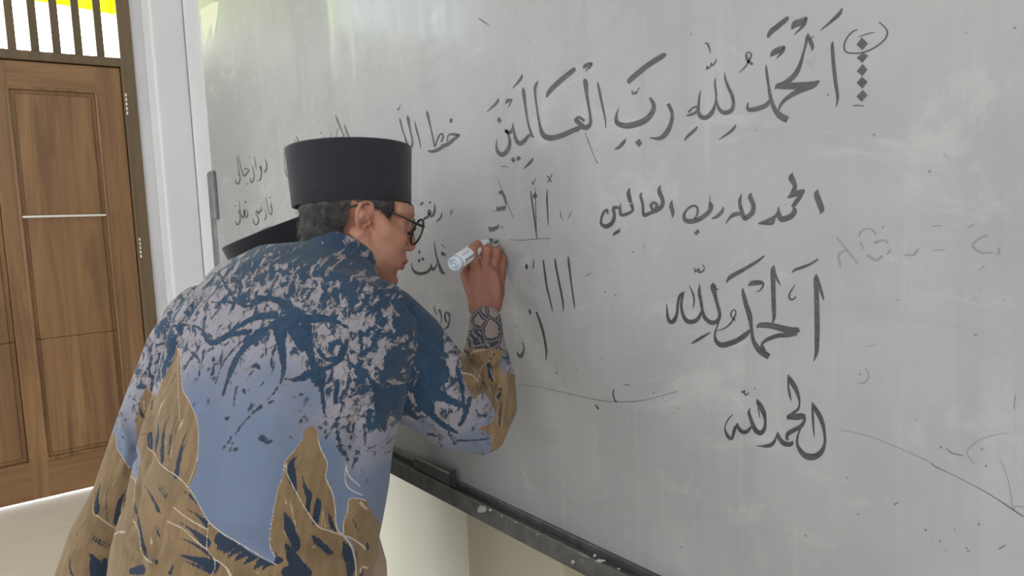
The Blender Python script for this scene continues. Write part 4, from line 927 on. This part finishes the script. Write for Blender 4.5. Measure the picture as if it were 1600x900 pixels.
# general darkening of the print towards the yoke and the right sleeve (print density, in fabric coordinates)
yoke = np.array([onshirt(x, y) for x, y in ((300, 470), (380, 432), (470, 420), (560, 430), (640, 470))])
dens_pts = [(480, 395, 1.2), (400, 412, .85), (430, 428, .60), (500, 428, .68), (560, 415, .95), (540, 470, .64), (480, 465, .50), (420, 460, .40), (350, 445, .36), (290, 480, .42), (640, 450, 1.0), (675, 500, .9), (620, 500, .72), (590, 470, .8), (600, 540, .6), (640, 580, .7), (560, 520, .40), (480, 530, .32), (400, 530, .30), (330, 520, .34), (260, 530, .70), (235, 580, .50),
            (660, 560, 1.0), (700, 580, .75), (610, 560, .62), (560, 590, .50), (600, 620, .68), (650, 640, .55), (700, 650, .30), (740, 620, .30), (750, 690, .0), (690, 700, .05), (420, 600, .02), (350, 600, .05), (480, 620, .02), (540, 640, .40), (560, 690, .22), (590, 700, .20), (500, 720, -.2), (400, 700, -.25), (330, 720, -.3), (300, 640, -.1), (400, 800, -.5), (220, 640, .25), (200, 700, .0), (590, 760, -.2), (150, 800, -.5), (500, 850, -.5), (720, 545, .4), (640, 690, .05)]
DU = np.array([onshirt(x, y) for x, y, _ in dens_pts]); DV = np.array([v for *_, v in dens_pts])
num = np.zeros(len(Q)); den = np.zeros(len(Q))
for (u_, v_), k_ in zip(DU, DV):
    w_ = 1/(((Q[:, 0]-u_)**2 + (Q[:, 1]-v_)**2)/400 + .3)**1.6; num += w_*k_; den += w_
dens = num/den
cuff = poly_field(Q, '6490,120 740,120 730,320 640,322 500,325 495,260', 40)
patch = poly_field(Q, '6692,370 722,390 712,440 724,475 700,440 688,410', 20)
for nm, vals in (('navy', navy), ('khaki', khaki), ('line', line), ('streak', streak), ('white', white), ('dens', dens), ('cuff', cuff), ('patch', patch)): add_attr(sme, nm, vals)
fa = sme.attributes.new('fab', 'FLOAT_VECTOR', 'POINT'); fa.data.foreach_set('vector', np.stack([Q[:, 0]*.01, Q[:, 1]*.01, np.zeros(len(Q))], 1).astype(np.float32).ravel())

def batik():
    k = Mat('batik_cloth', (0.3, 0.3, 0.4, 1), 0.85); fab = k.attr('fab', True)
    blue, lav, tan, nav = srgb(103, 118, 145), srgb(148, 145, 154), srgb(128, 117, 104), srgb(38, 58, 82)
    kh, kh2, wl = srgb(134, 111, 82), srgb(118, 98, 72), srgb(196, 183, 168)
    dens = k.attr('dens')
    warp = k.node('ShaderNodeTexNoise'); k.l.new(fab, warp.inputs['Vector']); warp.inputs['Scale'].default_value = 5; warp.inputs['Detail'].default_value = 3
    sub = k.node('ShaderNodeVectorMath', operation='SUBTRACT'); k.l.new(warp.outputs['Color'], sub.inputs[0]); sub.inputs[1].default_value = (.5, .5, .5)
    scl = k.node('ShaderNodeVectorMath', operation='SCALE'); k.l.new(sub.outputs[0], scl.inputs[0]); scl.inputs['Scale'].default_value = 0.16
    wv = k.node('ShaderNodeVectorMath', operation='ADD'); k.l.new(fab, wv.inputs[0]); k.l.new(scl.outputs[0], wv.inputs[1]); wv = wv.outputs[0]
    n1 = k.noise(k.mapping(wv, (1.0, .62, 1), (0, 0, .35)), 8.5, 6, 0.62, 0.5)
    n2 = k.noise(wv, 16.0, 4, 0.6, 0.3)
    vo = k.voro(k.mapping(wv, (1.0, .55, 1), (0, 0, .3)), 6.5)                # feathery cracks between petals
    # navy field: high where print is dense or near a drawn branch
    f1 = k.math('ADD', k.math('MULTIPLY', dens, 0.27), n1)                     # ~0.5 +- .15 + dens
    br_ = k.math('ADD', k.attr('navy'), k.math('MULTIPLY', k.math('SUBTRACT', n2, 0.5), 9.0))
    br_ = k.math('MULTIPLY', k.math('MULTIPLY', br_, -0.045), 1.0)
    f2 = k.math('ADD', br_, 0.66)
    tw = k.math('ADD', k.math('MULTIPLY', k.step(vo, 0.055, 0.0), k.step(dens, 0.10, 0.45)), 0.0)   # fine twigs
    fld = k.math('MAXIMUM', f1, f2)
    fld = k.math('MAXIMUM', fld, k.math('MULTIPLY', tw, 0.70))
    base = k.mix(k.step(dens, -0.1, 0.45), blue, lav)
    base = k.mix(k.math('MULTIPLY', k.step(n2, 0.4, 0.65), 0.25), base, tan)
    base = k.mix(k.math('MULTIPLY', k.step(fld, 0.595, 0.655), 0.85), base, srgb(112, 101, 90))
    sp = k.voro(k.mapping(wv, (1, .8, 1)), 5.2, 'F1')
    dots = k.math('MULTIPLY', k.step(sp, 0.20, 0.13), k.step(k.noise(fab, 2.6, 2), 0.42, 0.56))
    dots = k.math('MULTIPLY', dots, k.math('MULTIPLY', k.step(dens, -0.22, 0.0), k.step(dens, 0.5, 0.25)))
    col = k.mix(k.math('MULTIPLY', dots, 0.85), base, srgb(58, 66, 84))
    col = k.mix(k.step(fld, 0.645, 0.668), col, k.mix(k.step(n1, 0.35, 0.65), nav, srgb(44, 68, 92)))
    # khaki leaves
    ks = k.noise(k.mapping(fab, (1.0, .25, 1), (0, 0, -.25)), 9, 5, 0.6)
    kcol = k.mix(k.step(ks, 0.35, 0.65), kh2, kh)
    sn = k.noise(k.mapping(fab, (6.0, .5, 1), (0, 0, -.35)), 9, 4)
    st = k.math('ADD', k.attr('streak'), k.math('MULTIPLY', k.math('SUBTRACT', sn, 0.46), 6.0))
    wh = k.math('ADD', k.attr('white'), k.math('MULTIPLY', k.math('SUBTRACT', sn, 0.5), 5.0))
    kcol = k.mix(k.math('MULTIPLY', k.step(wh, 0.5, -0.6), 0.75), kcol, srgb(190, 172, 148))
    kcol = k.mix(k.step(st, 0.4, -0.5), kcol, srgb(40, 52, 68))
    kk = k.attr('khaki'); col = k.mix(k.step(kk, 0.5, -0.5), col, kcol)
    # snake-skin cuff
    cv = k.voro(k.mapping(wv, (1, .85, 1)), 4.0)
    ccol = k.mix(k.step(cv, 0.15, 0.12), srgb(136, 122, 114), srgb(52, 56, 70)); ccol = k.mix(k.step(cv, 0.045, 0.03), ccol, srgb(120, 112, 110))
    col = k.mix(k.step(k.attr('cuff'), 0.6, -0.6), col, ccol)
    col = k.mix(k.step(k.attr('patch'), 0.5, -0.5), col, srgb(108, 112, 124))
    # white wax outlines
    col = k.mix(k.math('MULTIPLY', k.step(k.attr('line'), 0.5, -0.2), 0.9), col, wl)
    # weave
    wvn = k.noise(k.mapping(fab, (1, 9, 1)), 22, 2); col = k.mix(k.math('MULTIPLY', k.step(wvn, 0.4, 0.7), 0.10), col, srgb(90, 90, 96))
    k.color(col)
    k.bump(k.math('ADD', k.noise(k.obj(), 420, 2), k.math('MULTIPLY', k.noise(k.obj(), 28, 4), 1.2)), 0.18, 0.0025)
    k.b.inputs['Sheen Weight'].default_value = 0.12; k.b.inputs['Specular IOR Level'].default_value = 0.15
    return k.m
batik_m = batik()
shirt = link('shirt', sme, batik_m, man)
# stand collar
def collar(parent):
    lo, hi = at(520, 430, 1.335), at(541, 395, 1.358)
    ax = _n(hi - lo); a = _n(LAT - ax*(LAT@ax)); b = np.cross(ax, a)
    rings = []
    for c, ra, rb in ((lo - ax*.012, .096, .080), (lo, .086, .073), (0.5*(lo+hi), .0735, .068), (hi, .066, .064), (hi + ax*.004, .0635, .0625), (hi, .061, .060), (0.5*(lo+hi), .060, .06), (lo, .06, .06)):
        rings.append(rot_ring(c, a, b, ra, rb, 56))
    ms = Mesh(); ms.loft(rings, False); o = ms.obj('collar', batik_m, parent, True)
    me = o.data; q = fabric(coords(me))
    for nm, v in (('navy', 30), ('khaki', 40), ('line', 12), ('streak', 12), ('white', 12), ('cuff', 40), ('patch', 20)): add_attr(me, nm, np.full(len(q), float(v)))
    add_attr(me, 'dens', 0.55 + 0.5*np.clip((560-q[:, 0])/90, 0, 1)); fa = me.attributes.new('fab', 'FLOAT_VECTOR', 'POINT')
    fa.data.foreach_set('vector', np.stack([q[:, 0]*.01, q[:, 1]*.01, np.zeros(len(q))], 1).astype(np.float32).ravel())
    return o
collar(shirt)
# pale inside of the front hem and the trousers
tl = Mesh(); tl.tube([at(565, 800, 1.26), at(568, 840, 1.25), at(572, 880, 1.24), at(568, 930, 1.23)], [.012, .026, .034, .040], 20)
tag(link('shirt_tail', fuse(tl, .004, 6), lining_m, shirt), 'pale inside of the hanging shirt front')
tm = Mesh()
for hp, kn_, an in ((hipR, kneR, ankR), (hipL, kneL, ankL)):
    limb(tm, [hp + [0, 0, .06], 0.5*(hp+kn_), kn_, 0.5*(kn_+an), an + [0, 0, -.02]], [.088, .088, .078, .070, .062], 28)
tm.ell(0.5*(hipR+hipL) + np.array([0, 0, .04]), (LAT, TORSO_DEP, np.cross(LAT, TORSO_DEP)), (.145, .105, .11))
tm.tube([at(560, 925, 1.26), at(563, 960, 1.26), at(566, 1040, 1.25)], [.052, .056, .06], 20)
link('trousers', fuse(tm, .006, 8), trouser_m, man)

# ------------------------------------------------------------------ marker in his hand
bt = at(708.5, 413.5, 1.425); tipm = on_y(768, 374, WB-.001)
ax = _n(tipm - bt); Lm = np.linalg.norm(tipm - bt)
mk = empty('marker_pen', bt); tag(mk, 'white board marker held in the writing hand against the board', 'marker')
mkw = plain('marker_white', srgb(222, 226, 232), 0.3, 0.015); mkc = plain('marker_cap_translucent', srgb(206, 216, 228), 0.25, 0.02); mkk = plain('marker_print', srgb(48, 48, 54), 0.4, 0.05)
A_ = _n(np.cross(ax, [0, 0, 1])); B_ = np.cross(ax, A_)
def turned(prof, n=36): return [[bt + ax*z_ + (A_*math.cos(2*math.pi*k/n) + B_*math.sin(2*math.pi*k/n))*r_ for k in range(n)] for z_, r_ in prof]
RM = .0148
ms = Mesh(); ms.loft(turned([(.014, RM), (.016, RM+.0003), (Lm*.60, RM+.0003), (Lm*.62, RM-.001), (Lm*.72, .011), (Lm*.82, .0085), (Lm*.90, .0065)])); ms.obj('barrel', mkw, mk, True)
ms = Mesh(); ms.loft(turned([(.003, .004), (.0006, .0045), (.0006, .0070), (.0030, .0075), (.0030, .0095), (.0005, .0100), (0, .0122), (.002, .0142), (.0135, RM), (.0145, RM-.002)])); ms.obj('end_plug', mkc, mk, True)
ms = Mesh(); ms.loft(turned([(Lm*.89, .0045), (Lm*.95, .0038), (Lm*.985, .003), (Lm, .0012)])); ms.obj('nib', mkk, mk, True)
# printed label: small letters wrapped on the barrel facing the room
toC = _n(CAM - bt); ph = math.atan2(toC@B_, toC@A_)
def wrap(z_, s_, lift=.0005): t = s_/RM; return bt + ax*z_ + (A_*math.cos(t) + B_*math.sin(t))*(RM + .0003 + lift)
def print_text(body_, z0, ang, size, name):
    cu = bpy.data.curves.new('t', 'FONT'); cu.body = body_; cu.size = size; ob = bpy.data.objects.new('t', cu); C.objects.link(ob)
    dg = bpy.context.evaluated_depsgraph_get(); me = bpy.data.meshes.new_from_object(ob.evaluated_get(dg), depsgraph=dg)
    bpy.data.objects.remove(ob); bpy.data.curves.remove(cu)
    m2 = Mesh(); m2.v = [tuple(wrap(z0 + v.co.x, RM*ang - v.co.y*SGN)) for v in me.vertices]; m2.f = [tuple(p.vertices) for p in me.polygons]
    bpy.data.meshes.remove(me); return m2.obj(name, mkk, mk)
SGN = 1.0 if (np.cross(A_, B_) @ ax) > 0 else -1.0
dn = MW @ np.array([0, 1.0, 0]); SGN = -1.0 if ((wrap(.03, RM*(ph+.1)) - wrap(.03, RM*ph)) @ dn) < 0 else 1.0
SGN = -SGN
print_text('Snowman', .020, ph - 0.25*SGN, .0105, 'printed_name')
print_text('Whiteboard Marker', .020, ph + 0.45*SGN, .0036, 'printed_line')
# ------------------------------------------------------------------ second person, bowed behind him
pal = empty('person', (-1.72, 0.62, 0))
tag(pal, 'second person in a tilted black cap bowed behind the man in batik', 'person')
up2 = MW @ _n([-0.37, -0.90, -0.15]); f2 = MW @ _n([0.75, -0.22, 0.60])
cb2 = at(447, 424, 1.75)
songkok('cap', cb2, up2, f2, .104, (.086, .104), (.091, .110), pal)
h2_ = Frame(cb2 - up2*.022, f2, up2)
neck2 = at(452, 545, 1.80)
b2 = Mesh(); head_shapes(b2, h2_, neck2)
X_, Y_, Z_ = np.eye(3)
tz = [(neck2[2]+.01, .075, .06, 0), (neck2[2]-.05, .155, .085, -.01), (neck2[2]-.14, .175, .10, -.03), (neck2[2]-.30, .155, .10, -.05), (neck2[2]-.44, .15, .10, -.05), (neck2[2]-.52, .155, .105, -.05)]
ring2 = lambda g: [rot_ring((neck2[0], neck2[1]+dy, z_), X_, Y_, a+g, b+g, 36, 2.3) for z_, a, b, dy in tz]
b2.loft(ring2(-.018)[1:])
hz2 = tz[-1][0]
s2 = Mesh(); s2.loft(ring2(0)); t2 = Mesh()
for s in (1, -1):
    sh_ = np.array([neck2[0]+.165*s, neck2[1]-.02, neck2[2]-.10]); el_ = sh_ + [.035*s, -.02, -.26]; wr_ = el_ + [0, .06, -.22]
    limb(b2, [sh_, el_, wr_], [.045, .036, .024]); s2.tube([sh_, 0.5*(sh_+el_), el_ + [0, .02, -.06]], [.068, .066, .062], 24)
    hd_ = wr_ + [0, .02, -.07]
    limb(b2, [wr_, hd_], [.024, .026], 12)
    for q in (-.024, -.008, .008, .023): finger(b2, [hd_ + [0, q, -.01], hd_ + [-.004*s, q, -.045], hd_ + [-.014*s, q, -.075]], .0085)
    finger(b2, [wr_ + [-.01*s, .03, -.03], wr_ + [-.018*s, .055, -.06], wr_ + [-.02*s, .06, -.085]], .010)
    hp_ = np.array([neck2[0]+.085*s, neck2[1]-.05, hz2]); kn_ = hp_ + [0, .03, -(hz2-.40)]; an_ = kn_ + [0, -.03, -.31]
    limb(b2, [hp_, kn_, an_], [.08, .05, .035]); foot_shapes(b2, an_, [0, 1, 0])
    t2.tube([hp_ + [0, 0, .02], kn_, an_], [.098, .072, .058], 24)
b2m = fuse(b2, .0030, 4); smooth_cheeks(b2m, h2_); into_cap(b2m, cb2, up2, f2, .086, .104, .93); add_attr(b2m, 'hand', np.zeros(len(b2m.vertices))); add_attr(b2m, 'lips', np.zeros(len(b2m.vertices)))
link('body', b2m, skin_m, pal)
link('shirt', fuse(s2, .006, 10), plain('grey_shirt', srgb(120, 126, 134), 0.85, 0.06, 20, 0.1), pal)
link('trousers', fuse(t2, .006, 8), plain('dark_trousers', srgb(48, 48, 54), 0.85, 0.06, 20, 0.1), pal)
hair(h2_, 'hair', pal, (cb2, up2, f2, .086, .104, .955), 1.0, 5, 1500)
for s in (1, -1):
    e = Mesh(); e.ell(h2_(.031*s, .0725, .012), h2_.axes(), (.0118, .0118, .0118)); eo = e.obj('eye', eye_m, pal, True)
    e = Mesh(); e.ell(h2_(.031*s, .0800, .010), h2_.axes(), (.0056, .0052, .0056)); e.obj('iris', iris_m, eo, True)
